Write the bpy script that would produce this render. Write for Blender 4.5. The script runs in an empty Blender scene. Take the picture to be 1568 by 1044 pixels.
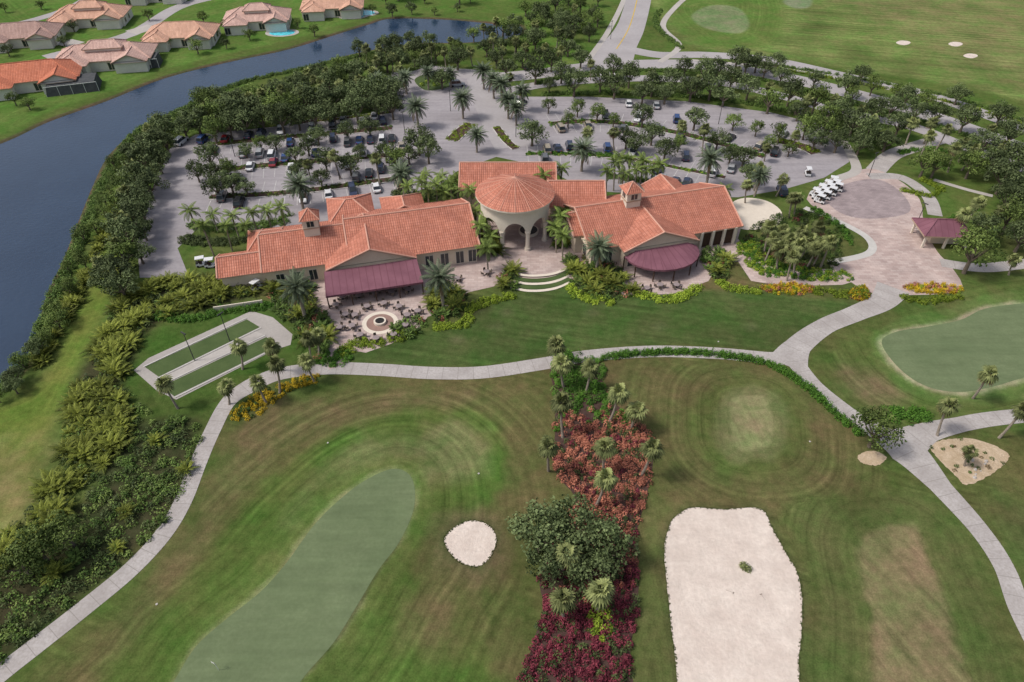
import bpy, math, random
import numpy as np
from mathutils import Vector, Matrix
from mathutils.geometry import tessellate_polygon
rng=np.random.default_rng(7); random.seed(7)
scene=bpy.context.scene
# ---------------------------------------------------------------- survey: plan digitised on the ground plane
TH=math.radians(41.0); F=1045.0; H=77.0
ST,CT=math.sin(TH),math.cos(TH)
def G(u,v,z=0.0):
    a=(u-784)/F; b=(v-522)/F
    t=(H-z)/(ST+CT*b)
    return (a*t,(CT-ST*b)*t)
def PG(pts,z=0.0): return np.array([G(u,v,z) for u,v in pts])
def smooth(p,closed=True,n=6):
    p=np.asarray(p,float); m=len(p); out=[]
    rngi=range(m) if closed else range(m-1)
    for i in rngi:
        if closed: a,b,c,d=p[(i-1)%m],p[i],p[(i+1)%m],p[(i+2)%m]
        else: a,b,c,d=p[max(i-1,0)],p[i],p[i+1],p[min(i+2,m-1)]
        for k in range(n):
            t=k/n
            out.append(.5*((2*b)+(-a+c)*t+(2*a-5*b+4*c-d)*t*t+(-a+3*b-3*c+d)*t**3))
    if not closed: out.append(p[-1])
    return np.array(out)
def SP(pts,n=6): return smooth(PG(pts),True,n)
def inside(poly,X,Y):
    c=np.zeros(X.shape,bool); m=len(poly)
    for i in range(m):
        x1,y1=poly[i]; x2,y2=poly[(i+1)%m]
        if y1==y2: continue
        k=((y1>Y)!=(y2>Y))
        c^= k&(X<(x2-x1)*(Y-y1)/(y2-y1)+x1)
    return c
def segdist(poly,X,Y,closed=True):
    D=np.full(X.shape,1e9); m=len(poly)
    for i in range(m if closed else m-1):
        x1,y1=poly[i]; x2,y2=poly[(i+1)%m]
        dx,dy=x2-x1,y2-y1; L=dx*dx+dy*dy+1e-9
        t=np.clip(((X-x1)*dx+(Y-y1)*dy)/L,0,1)
        D=np.minimum(D,(X-x1-t*dx)**2+(Y-y1-t*dy)**2)
    return np.sqrt(D)
def sst(a,b,x):
    t=np.clip((x-a)/(b-a),0,1); return t*t*(3-2*t)
# ---------------------------------------------------------------- materials
def newmat(name,rough=.8,spec=.3):
    m=bpy.data.materials.new(name); m.use_nodes=True
    nt=m.node_tree; b=nt.nodes['Principled BSDF']
    b.inputs['Roughness'].default_value=rough
    b.inputs['Specular IOR Level'].default_value=spec
    return m,nt,nt.nodes,nt.links,b
def c4(c): return (c[0],c[1],c[2],1)
def noise_fac(nt,scale,detail=5,lo=.35,hi=.65,coord='Object',rough=.6,stretch=None,rot=0):
    n,l=nt.nodes,nt.links
    tc=n.new('ShaderNodeTexCoord'); nz=n.new('ShaderNodeTexNoise')
    nz.inputs['Scale'].default_value=scale; nz.inputs['Detail'].default_value=detail; nz.inputs['Roughness'].default_value=rough
    if stretch:
        mp=n.new('ShaderNodeMapping'); mp.inputs['Scale'].default_value=stretch; mp.inputs['Rotation'].default_value=(0,0,rot)
        l.new(tc.outputs[coord],mp.inputs[0]); l.new(mp.outputs[0],nz.inputs['Vector'])
    else: l.new(tc.outputs[coord],nz.inputs['Vector'])
    mr=n.new('ShaderNodeMapRange'); mr.inputs['From Min'].default_value=lo; mr.inputs['From Max'].default_value=hi
    l.new(nz.outputs['Fac'],mr.inputs['Value'])
    return mr.outputs['Result']
def mixc(nt,fac,a,b,mode='MIX'):
    m=nt.nodes.new('ShaderNodeMix'); m.data_type='RGBA'; m.blend_type=mode
    for s,v in ((0,fac),(6,a),(7,b)):
        if isinstance(v,(float,int)): m.inputs[s].default_value=v
        elif isinstance(v,tuple): m.inputs[s].default_value=c4(v)
        else: nt.links.new(v,m.inputs[s])
    return m.outputs[2]
def mat_noise(name,c1,c2,scale=.3,rough=.85,scale2=4.,c3=None,bump=0.,spec=.2,streak=None,sa=.12):
    m,nt,n,l,b=newmat(name,rough,spec)
    f=noise_fac(nt,scale); col=mixc(nt,f,c1,c2)
    f2=noise_fac(nt,scale2,6,.3,.7)
    col2=mixc(nt,f2,col,c3 if c3 else tuple(x*.8 for x in c1))
    o=mixc(nt,.5,col2,col)
    if streak:
        for st_,ro in streak:
            o=mixc(nt,1.,o,mixc(nt,noise_fac(nt,1.,4,.3,.7,stretch=st_,rot=ro),(1-sa,)*3,(1+sa,)*3),'MULTIPLY')
    l.new(o,b.inputs['Base Color'])
    if bump>0:
        bp=n.new('ShaderNodeBump'); bp.inputs['Strength'].default_value=bump; bp.inputs['Distance'].default_value=.1
        l.new(f2,bp.inputs['Height']); l.new(bp.outputs['Normal'],b.inputs['Normal'])
    return m
def mat_leaf(name,dark,light,rough=.6,var=.35,spec=.12):
    m,nt,n,l,b=newmat(name,rough,spec)
    at=n.new('ShaderNodeAttribute'); at.attribute_name='tint'
    col=mixc(nt,at.outputs['Fac'],dark,light)
    oi=n.new('ShaderNodeObjectInfo')
    mr=n.new('ShaderNodeMapRange'); mr.inputs['To Min'].default_value=1-var; mr.inputs['To Max'].default_value=1+var
    l.new(oi.outputs['Random'],mr.inputs['Value'])
    vm=n.new('ShaderNodeVectorMath'); vm.operation='SCALE'
    l.new(col,vm.inputs[0]); l.new(mr.outputs['Result'],vm.inputs['Scale'])
    l.new(vm.outputs[0],b.inputs['Base Color'])
    return m
M={}
M['bark']=mat_noise('bark',(.13,.105,.08),(.2,.165,.13),3)
M['palmbark']=mat_noise('palm_bark',(.24,.2,.16),(.38,.33,.28),3)
M['oak']=mat_leaf('oak_leaves',(.028,.044,.015),(.16,.205,.085))
M['oak2']=mat_leaf('bright_tree_leaves',(.045,.075,.018),(.2,.27,.07))
M['sabal']=mat_leaf('sabal_fronds',(.055,.07,.025),(.28,.31,.12))
M['date']=mat_leaf('date_palm_fronds',(.025,.042,.024),(.16,.2,.12),var=.2)
M['queen']=mat_leaf('queen_palm_fronds',(.045,.075,.02),(.21,.28,.065),var=.25)
M['areca']=mat_leaf('areca_fronds',(.035,.055,.01),(.24,.27,.045),var=.4)
M['dead']=mat_leaf('dead_fronds',(.14,.1,.055),(.28,.2,.1))
M['shrub']=mat_leaf('shrub_leaves',(.03,.062,.014),(.14,.215,.048))
M['lime']=mat_leaf('lime_hedge_leaves',(.09,.15,.012),(.31,.4,.045))
M['dshrub']=mat_leaf('dark_shrub_leaves',(.02,.034,.012),(.1,.13,.045))
M['hedge']=mat_leaf('hedge_leaves',(.03,.08,.012),(.11,.24,.03),var=.1)
M['crimson']=mat_leaf('crimson_shrub_leaves',(.055,.012,.018),(.23,.045,.065))
M['coral']=mat_leaf('coral_shrub_leaves',(.14,.05,.035),(.56,.22,.14))
M['yellow']=mat_leaf('yellow_croton_leaves',(.25,.18,.01),(.75,.52,.03))
M['tuft']=mat_leaf('rough_grass_blades',(.05,.07,.02),(.12,.14,.05))
M['mulch']=mat_noise('mulch',(.06,.035,.028),(.1,.06,.05),1.2)
M['conc']=mat_noise('concrete',(.42,.39,.36),(.5,.47,.44),.15,.85,2.5,(.34,.31,.29))
M['bconc']=mat_noise('court_surround_concrete',(.36,.33,.31),(.44,.41,.38),.15,.85,2.5,(.28,.26,.24))
M['kerb']=mat_noise('kerb_concrete',(.5,.48,.45),(.58,.56,.53),.5)
M['asph']=mat_noise('parking_asphalt',(.29,.268,.282),(.38,.355,.37),.07,.9,1.2,(.24,.22,.235),streak=[((.05,.6,1),.2)])
M['road']=mat_noise('road_asphalt',(.35,.325,.33),(.43,.405,.41),.08,.9,1.2,(.3,.28,.285))
M['sand']=mat_noise('bunker_sand',(.62,.53,.47),(.73,.645,.575),.3,.95,2.2,(.5,.415,.355),bump=.35,streak=[((.35,.9,1),.5),((.9,.35,1),.9)],sa=.05)
M['bedsand']=mat_noise('bed_sand',(.47,.36,.24),(.6,.48,.35),.8,.95,4,(.28,.2,.12),bump=.4)
M['green']=mat_noise('putting_green_grass',(.13,.17,.088),(.172,.212,.115),.1,.95,2.2,(.105,.14,.065),spec=.05,streak=[((.08,1.1,1),.75),((.12,.8,1),-.75),((.5,.5,1),0)],sa=.06)
M['court']=mat_noise('court_turf',(.06,.095,.03),(.09,.13,.045),.3)
M['white']=mat_noise('white_paint',(.75,.75,.73),(.82,.82,.8),1)
M['worn']=mat_noise('worn_line_paint',(.42,.41,.4),(.68,.67,.65),.6)
M['yline']=mat_noise('yellow_paint',(.6,.4,.05),(.65,.45,.1),1)
M['wall']=mat_noise('stucco_wall',(.64,.54,.42),(.7,.6,.48),.4,.9,3,(.56,.46,.35))
M['hwall']=mat_noise('white_stucco',(.7,.67,.62),(.78,.75,.71),.4)
M['trim']=mat_noise('roof_trim',(.42,.3,.22),(.5,.36,.27),1)
M['stone']=mat_noise('cream_stone',(.7,.62,.52),(.76,.68,.58),1)
M['timber']=mat_noise('dark_timber',(.06,.035,.025),(.1,.06,.04),2)
M['chair']=mat_noise('woven_chair',(.1,.08,.065),(.2,.16,.13),2)
M['metal']=mat_noise('dark_metal',(.05,.05,.05),(.08,.08,.08),2,.5)
M['rubber']=mat_noise('rubber',(.02,.02,.02),(.035,.035,.035),2,.8)
def mat_glass(name,c=(.02,.025,.03)):
    m,nt,n,l,b=newmat(name,.08,.6); l.new(mixc(nt,noise_fac(nt,.7),c,tuple(x*2 for x in c)),b.inputs['Base Color']); return m
M['glass']=mat_glass('window_glass')
def mat_paint(name,c):
    m,nt,n,l,b=newmat(name,.25,.5); l.new(mixc(nt,noise_fac(nt,1.5),c,tuple(x*.88 for x in c)),b.inputs['Base Color'])
    b.inputs['Coat Weight'].default_value=.4; return m
def mat_brick(name,c1,c2,mortar,scale=1.,w=.4,h=.2,coord='Object'):
    m,nt,n,l,b=newmat(name,.85,.2)
    tc=n.new('ShaderNodeTexCoord'); br=n.new('ShaderNodeTexBrick')
    br.inputs['Scale'].default_value=scale; br.inputs['Brick Width'].default_value=w; br.inputs['Row Height'].default_value=h
    br.inputs['Mortar Size'].default_value=.025
    br.inputs['Color1'].default_value=c4(c1); br.inputs['Color2'].default_value=c4(c2); br.inputs['Mortar'].default_value=c4(mortar)
    l.new(tc.outputs[coord],br.inputs['Vector'])
    f=noise_fac(nt,.25,6,.3,.7); k=mixc(nt,f,(.78,.75,.75),(1.15,1.12,1.1))
    l.new(mixc(nt,1.,br.outputs['Color'],k,'MULTIPLY'),b.inputs['Base Color'])
    return m
M['paver']=mat_brick('pink_pavers',(.43,.34,.315),(.53,.445,.415),(.36,.29,.265),1,1.2,.6)
M['paver2']=mat_brick('grey_pavers',(.29,.245,.25),(.36,.305,.31),(.26,.22,.22),1,1.0,.5)
def mat_roof(name,c1,c2,c3):
    m,nt,n,l,b=newmat(name,.8,.15)
    tc=n.new('ShaderNodeTexCoord'); br=n.new('ShaderNodeTexBrick'); br.offset=0
    br.inputs['Scale'].default_value=1; br.inputs['Brick Width'].default_value=.42; br.inputs['Row Height'].default_value=.62
    br.inputs['Mortar Size'].default_value=.05; br.inputs['Mortar Smooth'].default_value=.5
    br.inputs['Color1'].default_value=c4(c1); br.inputs['Color2'].default_value=c4(c2); br.inputs['Mortar'].default_value=c4(c3)
    l.new(tc.outputs['UV'],br.inputs['Vector'])
    k=mixc(nt,noise_fac(nt,.35,7,.3,.7),(.82,.8,.8),(1.14,1.14,1.12))
    o=mixc(nt,1.,br.outputs['Color'],k,'MULTIPLY')
    o=mixc(nt,1.,o,mixc(nt,noise_fac(nt,1.,4,.35,.65,coord='UV',stretch=(1.6,.15,1)),(.9,.88,.88),(1.06,1.06,1.06)),'MULTIPLY')
    l.new(o,b.inputs['Base Color'])
    wv=n.new('ShaderNodeTexWave'); wv.bands_direction='X'; wv.inputs['Scale'].default_value=.748
    l.new(tc.outputs['UV'],wv.inputs['Vector'])
    bp=n.new('ShaderNodeBump'); bp.inputs['Strength'].default_value=.5; bp.inputs['Distance'].default_value=.12
    l.new(wv.outputs['Fac'],bp.inputs['Height']); l.new(bp.outputs['Normal'],b.inputs['Normal'])
    return m
M['roof']=mat_roof('terracotta_tiles',(.47,.18,.12),(.57,.245,.175),(.31,.115,.08))
M['ridge']=mat_noise('ridge_tiles',(.6,.32,.24),(.66,.38,.29),1)
M['roofA']=mat_roof('peach_tiles',(.62,.37,.27),(.7,.44,.33),(.45,.26,.18))
M['roofB']=mat_roof('pink_tan_tiles',(.58,.38,.33),(.66,.46,.4),(.42,.28,.23))
M['roofC']=mat_roof('red_tiles',(.55,.19,.11),(.63,.24,.15),(.38,.12,.07))
M['roofD']=mat_roof('brown_tiles',(.42,.28,.24),(.5,.34,.3),(.3,.2,.17))
def mat_fabric():
    m,nt,n,l,b=newmat('awning_fabric',.75,.2)
    tc=n.new('ShaderNodeTexCoord'); wv=n.new('ShaderNodeTexWave'); wv.inputs['Scale'].default_value=.25
    l.new(tc.outputs['UV'],wv.inputs['Vector'])
    mr=n.new('ShaderNodeMapRange'); mr.inputs['From Min'].default_value=0; mr.inputs['From Max'].default_value=.06
    l.new(wv.outputs['Fac'],mr.inputs['Value'])
    col=mixc(nt,noise_fac(nt,.3),(.18,.075,.1),(.23,.1,.13))
    l.new(mixc(nt,mr.outputs['Result'],(.15,.06,.08),col),b.inputs['Base Color']); return m
M['awn']=mat_fabric()
M['screen']=mat_noise('pool_screen_mesh',(.06,.065,.07),(.1,.105,.11),1)
M['pool']=mat_glass('pool_water',(.07,.42,.5))
# ---------------------------------------------------------------- mesh builders
def link(o): scene.collection.objects.link(o); return o
class Q:
    def __init__(s): s.v=[];s.m=[];s.t=[]
    def add(s,arr,mat=0,tint=.5):
        arr=np.asarray(arr,float).reshape(-1,4,3); n=len(arr)
        s.v.append(arr); s.m.append(np.full(n,mat,int) if np.isscalar(mat) else np.asarray(mat,int))
        s.t.append(np.full(n,tint,float) if np.isscalar(tint) else np.asarray(tint,float))
    def box(s,x0,x1,y0,y1,z0,z1,mat=0,tp=0.,tint=.5,tpy=None):
        if tpy is None: tpy=tp
        a=[(x0,y0,z0),(x1,y0,z0),(x1,y1,z0),(x0,y1,z0)]; b=[(x0+tp,y0+tpy,z1),(x1-tp,y0+tpy,z1),(x1-tp,y1-tpy,z1),(x0+tp,y1-tpy,z1)]
        f=[b,a[::-1]]+[[a[i],a[(i+1)%4],b[(i+1)%4],b[i]] for i in range(4)]
        s.add(f,mat,tint)
    def tube(s,pts,rad,mat=0,n=6,tint=.5):
        pts=[Vector(p) for p in pts]; rings=[]
        for i,p in enumerate(pts):
            d=(pts[min(i+1,len(pts)-1)]-pts[max(i-1,0)]).normalized()
            a=d.cross(Vector((1,0,0)) if abs(d.x)<.8 else Vector((0,1,0))).normalized(); b=d.cross(a)
            rings.append([p+(a*math.cos(2*math.pi*k/n)+b*math.sin(2*math.pi*k/n))*rad[i] for k in range(n)])
        f=[]
        for i in range(len(pts)-1):
            for k in range(n): f.append([tuple(rings[i][k]),tuple(rings[i][(k+1)%n]),tuple(rings[i+1][(k+1)%n]),tuple(rings[i+1][k])])
        s.add(f,mat,tint)
    def cyl(s,c,r,z0,z1,mat=0,n=16,r1=None,axis='z'):
        r1=r if r1 is None else r1; f=[]
        for k in range(n):
            a,b=2*math.pi*k/n,2*math.pi*(k+1)/n
            p=[(r*math.cos(a),r*math.sin(a),z0),(r*math.cos(b),r*math.sin(b),z0),(r1*math.cos(b),r1*math.sin(b),z1),(r1*math.cos(a),r1*math.sin(a),z1)]
            f.append(p); f.append([p[3],p[2],(0,0,z1),(0,0,z1)][:3]+[((p[3][0])*.01,(p[3][1])*.01,z1)])
            if axis!='z': f.append([p[1],p[0],(0,0,z0),(p[1][0]*.01,p[1][1]*.01,z0)])
        f=np.array(f,float)
        if axis=='y': f=f[...,[0,2,1]]
        s.add(f+np.array(c),mat)
    def leaves(s,C,N,S,mat=0,tint=.5,asp=.6):
        n=len(C); R=rng.normal(size=(n,3)); N=N/np.linalg.norm(N,axis=1,keepdims=True)
        T=np.cross(N,R); T/=np.linalg.norm(T,axis=1,keepdims=True)+1e-9; B=np.cross(N,T)
        S=np.asarray(S).reshape(-1,1)
        s.add(np.stack([C-T*S,C-B*S*asp,C+T*S,C+B*S*asp],1),mat,tint)
    def mesh(s,name,mats):
        v=np.concatenate(s.v).reshape(-1,3); n=len(v)//4
        me=bpy.data.meshes.new(name); me.vertices.add(len(v)); me.vertices.foreach_set('co',v.ravel())
        me.loops.add(4*n); me.loops.foreach_set('vertex_index',np.arange(4*n,dtype=np.int32))
        me.polygons.add(n); me.polygons.foreach_set('loop_start',np.arange(0,4*n,4,dtype=np.int32))
        for x in mats: me.materials.append(M[x])
        me.polygons.foreach_set('material_index',np.concatenate(s.m).astype(np.int32))
        me.update(calc_edges=True)
        at=me.attributes.new('tint','FLOAT','FACE'); at.data.foreach_set('value',np.clip(np.concatenate(s.t),0,1).astype(np.float32))
        return me
def put(me,name,x,y,z=0,rot=0,sc=1,sz=None):
    o=link(bpy.data.objects.new(name,me)); o.location=(x,y,z); o.rotation_euler=(0,0,rot); o.scale=(sc,sc,sz if sz else sc); return o
def pymesh(name,verts,faces,mats,midx=None,uv=False):
    me=bpy.data.meshes.new(name); me.from_pydata([tuple(v) for v in verts],[],faces)
    for x in mats: me.materials.append(M[x])
    if midx is not None: me.polygons.foreach_set('material_index',midx)
    me.update()
    if uv:
        ul=me.uv_layers.new(name='UVMap')
        for p in me.polygons:
            n=p.normal; e=Vector((0,0,1)).cross(n)
            e=Vector((1,0,0)) if e.length<1e-3 else e.normalized()
            f=n.cross(e)
            for li in p.loop_indices:
                c=me.vertices[me.loops[li].vertex_index].co; ul.data[li].uv=(c.dot(e),c.dot(f))
    return me
def sheet(name,pts,z,mat,z0=None,sidemat=None):
    pts=np.asarray(pts); n=len(pts)
    tris=tessellate_polygon([[Vector((p[0],p[1],0)) for p in pts]])
    v=[(p[0],p[1],z) for p in pts]; f=[]
    for t in tris:
        a,b,c=[pts[i] for i in t]
        cr=(b[0]-a[0])*(c[1]-a[1])-(b[1]-a[1])*(c[0]-a[0])
        if abs(cr)<1e-9: continue
        f.append(tuple(t) if cr>0 else tuple(t[::-1]))
    mi=[0]*len(f)
    if z0 is not None:
        v+=[(p[0],p[1],z0) for p in pts]
        for i in range(n): j=(i+1)%n; f.append((i,j,n+j,n+i)); mi.append(1)
    me=pymesh(name,v,f,[mat,sidemat or mat],mi); return link(bpy.data.objects.new(name,me))
def ribbon_pts(line,w):
    line=np.asarray(line); d=np.gradient(line,axis=0); d/=np.linalg.norm(d,axis=1,keepdims=True)+1e-9
    nrm=np.stack([-d[:,1],d[:,0]],1); w=np.asarray(w)*np.ones(len(line))
    return line+nrm*w[:,None]/2,line-nrm*w[:,None]/2
def ribbon(name,pxs,w,z,mat,n=8,world=False,z0=None):
    L=smooth(np.asarray(pxs,float) if world else PG(pxs),False,n)
    if not np.isscalar(w): w=np.interp(np.linspace(0,1,len(L)),np.linspace(0,1,len(w)),w)
    a,b=ribbon_pts(L,w); m=len(L)
    v=[(p[0],p[1],z) for p in a]+[(p[0],p[1],z) for p in b]
    f=[(i,m+i,m+i+1,i+1) for i in range(m-1)]
    me=pymesh(name,v,f,[mat]); ul=me.uv_layers.new(name='UVMap')
    s=np.concatenate([[0],np.cumsum(np.linalg.norm(np.diff(L,axis=0),axis=1))])
    for p in me.polygons:
        for li in p.loop_indices:
            vi=me.loops[li].vertex_index; ul.data[li].uv=(0 if vi<m else 1,s[vi%m])
    return link(bpy.data.objects.new(name,me))
def mat_path():
    m,nt,n,l,b=newmat('cart_path_concrete',.85,.2)
    tc=n.new('ShaderNodeTexCoord'); sp=n.new('ShaderNodeSeparateXYZ'); l.new(tc.outputs['UV'],sp.inputs[0])
    md=n.new('ShaderNodeMath'); md.operation='PINGPONG'; md.inputs[1].default_value=1.25; l.new(sp.outputs['Y'],md.inputs[0])
    mr=n.new('ShaderNodeMapRange'); mr.inputs['From Min'].default_value=.01; mr.inputs['From Max'].default_value=.06; l.new(md.outputs[0],mr.inputs['Value'])
    base=mixc(nt,noise_fac(nt,.25,7,.3,.7),(.34,.31,.3),(.5,.47,.455))
    base=mixc(nt,noise_fac(nt,3,4,.4,.85),base,(.3,.27,.245))
    l.new(mixc(nt,mr.outputs['Result'],(.25,.23,.21),base),b.inputs['Base Color']); return m
M['path']=mat_path()
# ================================================================ GROUND
def dense(lo,hi,step):
    a=np.arange(lo,hi+.01,step); o=np.array([3,8,18,40,90,200,450,1000,2200.])
    return np.concatenate([(lo-o[::-1]),a,hi+o])
xs=dense(-200,190,.7); ys=dense(8,305,.7)
X,Y=np.meshgrid(xs,ys); sh=X.shape; X=X.ravel(); Y=Y.ravel()
LAKE=[(-60,640),(0,592),(35,572),(62,515),(80,450),(105,395),(132,325),(150,280),(170,240),(205,205),(250,180),(300,155),(370,125),(470,102),(545,82),(600,72),(650,66),(700,66),(760,62),(800,52),(800,38),(755,34),(690,28),(600,26),(560,36),(520,48),(440,73),(350,92),(250,117),(160,152),(70,184),(0,216),(-120,255),(-300,310),(-420,380),(-420,600),(-220,720)]
lake=SP(LAKE,4)
col=np.empty((len(X),3)); base=np.array((.085,.125,.03)); col[:]=base
mow=X*.35+Y*.94; amp=np.full(len(X),.3)
def lowf(sc,seed):
    r=np.random.default_rng(seed); out=np.zeros(len(X))
    for k in range(10):
        a=r.uniform(0,2*math.pi); f=sc*r.uniform(.5,2.2); p=r.uniform(0,6.28)
        out+=np.sin((X*math.cos(a)+Y*math.sin(a))*f+p+1.5*np.sin((X*math.sin(a)-Y*math.cos(a))*f*.6+p))
    return out/4.5
n1=lowf(.06,1); n2=lowf(.15,2); n3=lowf(.4,3); n4=lowf(.9,4)
GREEN1=[(600,718),(625,725),(635,748),(632,785),(610,832),(580,872),(545,930),(510,985),(460,1044),(430,1110),(210,1120),(262,1050),(300,990),(350,945),(400,905),(440,860),(480,805),(520,765),(560,735)]
GREEN2=[(1350,525),(1372,508),(1420,500),(1470,490),(1510,472),(1580,463),(1680,455),(1700,520),(1640,560),(1568,578),(1520,592),(1470,600),(1420,592),(1378,565)]
TEE=[(1118,616),(1126,607),(1146,604),(1166,606),(1176,614),(1181,635),(1183,660),(1180,678),(1170,686),(1148,689),(1130,686),(1121,675),(1118,650)]
DRY=[(1315,822),(1335,808),(1365,803),(1398,810),(1412,830),(1418,855),(1440,900),(1465,970),(1485,1100),(1350,1100),(1335,940),(1312,850)]
def paint(poly,c,soft=1.,ring=None,world=False,off=0.,strength=1.,rag=0.,lin=None,ref=None):
    P=poly if world else SP(poly,5)
    mnx,mny=P.min(0)-soft-4; mxx,mxy=P.max(0)+soft+4
    k=np.where((X>mnx)&(X<mxx)&(Y>mny)&(Y<mxy))[0]
    x,y=X[k],Y[k]; d=segdist(P,x,y); s=np.where(inside(P,x,y),d,-d)
    w=sst(-soft,soft,s+off+rag*(n3[k]+n4[k]))*strength
    col[k]=col[k]*(1-w[:,None])+np.array(c)[None,:]*w[:,None]
    if ring is not None:
        kk=s>0
        if ref is not None:
            R_=SP(ref,3); mv=segdist(R_,x[kk],y[kk])+.35*n2[k[kk]]
        elif lin is not None: mv=(x*lin[0]+y*lin[1])[kk]
        else: mv=s[kk]
        mow[k[kk]]=mv
        amp[k]=amp[k]*(1-w)+ring*w
    return k,s
near=sst(140,105,Y)*sst(-60,-35,X)
brown=np.array((.12,.1,.043)); olive=np.array((.075,.105,.028))
w=near*np.clip(.42+.45*n1+.3*n2,0,1)
col=col*(1-near[:,None])+near[:,None]*(olive*(1-w[:,None])+brown*w[:,None])
amp=amp*(1-near)+.4*near
# broad mown zones; mower lines run round the greens and tees
paint([(20,1100),(140,980),(240,890),(300,790),(340,690),(400,640),(520,600),(680,590),(830,590),(855,660),(850,760),(800,830),(800,960),(780,1100)],(.1,.103,.037),4,.65,rag=1,ref=GREEN1)
paint([(180,1100),(220,960),(300,860),(380,760),(470,690),(560,640),(660,618),(740,640),(775,690),(760,760),(720,790),(660,800),(640,870),(700,900),(730,980),(720,1100)],(.077,.122,.027),1.4,.9,rag=.5,ref=GREEN1)
paint([(250,1100),(300,960),(400,860),(470,780),(560,710),(620,680),(670,700),(680,740),(650,790),(625,860),(570,950),(510,1100)],(.09,.134,.033),.8,.75,rag=.3,ref=GREEN1)
paint([(640,665),(690,650),(730,670),(738,700),(710,728),(670,735),(630,710),(570,695),(540,700),(560,680)],(.155,.165,.07),2.5,rag=1,strength=.75)
paint([(480,720),(540,690),(600,690),(560,712),(500,750),(450,800),(430,800)],(.12,.145,.052),2,rag=.7,strength=.6)
paint([(665,800),(690,780),(750,785),(780,830),(760,880),(700,885),(665,850)],(.125,.108,.052),2,.6,rag=.7,ref=GREEN1)
paint([(640,880),(700,890),(710,960),(690,1000),(620,960)],(.13,.11,.05),3,rag=1,strength=.8)
paint([(380,640),(450,618),(540,612),(640,600),(740,605),(680,622),(560,640),(450,680),(390,720),(340,760),(350,690)],(.14,.115,.055),2.5,rag=1.2,strength=.65)
paint([(230,870),(300,790),(330,740),(350,760),(320,830),(250,920),(180,980)],(.13,.11,.05),3,rag=1,strength=.65)
paint([(940,560),(1100,556),(1240,596),(1345,700),(1325,770),(1180,770),(1040,765),(1000,720),(1010,660),(960,600)],(.107,.106,.04),3,.8,rag=.8,ref=TEE)
paint([(1060,640),(1085,600),(1150,580),(1210,600),(1232,650),(1215,710),(1150,728),(1085,705)],(.09,.12,.033),2,.95,rag=.6,ref=TEE)
paint([(1092,645),(1108,605),(1150,592),(1195,607),(1208,655),(1190,700),(1150,706),(1108,695)],(.125,.14,.055),1.2,.8,rag=.4,ref=TEE)
paint(TEE,(.215,.215,.1),.3,.35,lin=(1,.1),rag=.1)
paint([(985,760),(1010,770),(1010,900),(1040,1100),(960,1100),(985,900)],(.088,.112,.034),2,.7,rag=.6)
paint([(1200,780),(1330,760),(1420,760),(1500,850),(1530,960),(1560,1100),(1230,1100),(1245,900)],(.083,.107,.033),2.5,.8,rag=.8,ref=DRY)
paint(DRY,(.175,.155,.075),.6,.6,lin=(.93,.36),rag=.4)
paint([(1250,560),(1330,500),(1450,450),(1560,420),(1700,420),(1700,640),(1450,650),(1350,650),(1270,600)],(.088,.12,.033),1.5,.8,rag=.5,ref=GREEN2)
paint([(1285,560),(1340,570),(1385,605),(1350,622),(1300,600)],(.155,.135,.065),3,rag=1.)
paint([(1335,522),(1375,488),(1450,473),(1540,445),(1720,430),(1720,590),(1530,614),(1440,614),(1375,592)],(.096,.148,.04),.7,.6,rag=.2,ref=GREEN2)
paint([(1500,760),(1560,760),(1640,840),(1640,960),(1570,900)],(.08,.11,.033),3,.7,rag=1)
# lawn below the clubhouse
paint([(520,545),(600,525),(690,495),(780,455),(880,430),(960,450),(1060,445),(1150,445),(1300,462),(1350,455),(1290,485),(1230,515),(1200,540),(1080,530),(960,532),(850,545),(740,562),(600,560)],(.064,.1,.028),1.,.45,lin=(.2,.98))
for u,v in [(727,473),(760,500),(775,478),(860,505),(905,478),(1150,500),(1010,500),(700,520)]:
    paint([(u-10,v),(u,v-5),(u+10,v),(u,v+5)],(.12,.13,.06),1.2,strength=.6)
paint([(185,560),(230,510),(370,465),(440,470),(480,540),(380,580),(330,610),(260,660),(210,660)],(.06,.105,.022),1.5,.4,lin=(.8,.6))
paint(GREEN1,(.17,.19,.085),.5,off=.3,rag=.25); paint(GREEN2,(.24,.245,.14),.5,off=.6,rag=.25)
BUNK1=[(1022,815),(1030,796),(1044,784),(1062,777),(1110,780),(1150,777),(1170,783),(1180,803),(1202,845),(1222,880),(1228,930),(1224,1000),(1205,1090),(1060,1095),(1032,990),(1024,920),(1017,845)]
BUNK2=[(680,828),(690,812),(705,802),(722,797),(740,800),(754,810),(760,826),(752,850),(735,866),(712,864),(692,850)]
paint(BUNK1,(.075,.088,.032),.6,off=.6,strength=.8); paint(BUNK2,(.075,.085,.034),.5,off=.5,strength=.8)
# bank strip left
paint([(-40,960),(-40,660),(60,590),(110,480),(150,400),(165,320),(190,270),(215,270),(205,340),(185,420),(150,500),(100,600),(60,700),(20,800)],(.125,.17,.032),2,.6)
paint([(-40,700),(30,690),(50,720),(10,800),(-40,860)],(.22,.19,.08),6,strength=.8,rag=2)
# far bank lawns
paint([(-300,290),(0,205),(70,172),(160,142),(250,107),(350,82),(440,62),(520,38),(600,10),(620,-60),(-300,-60)],(.095,.165,.034),2,.4)
paint([(560,20),(700,20),(800,25),(830,90),(900,95),(940,20),(930,-60),(560,-60)],(.085,.14,.03),2)
paint([(790,20),(860,40),(880,90),(830,110),(800,90)],(.1,.17,.033),2)
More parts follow.
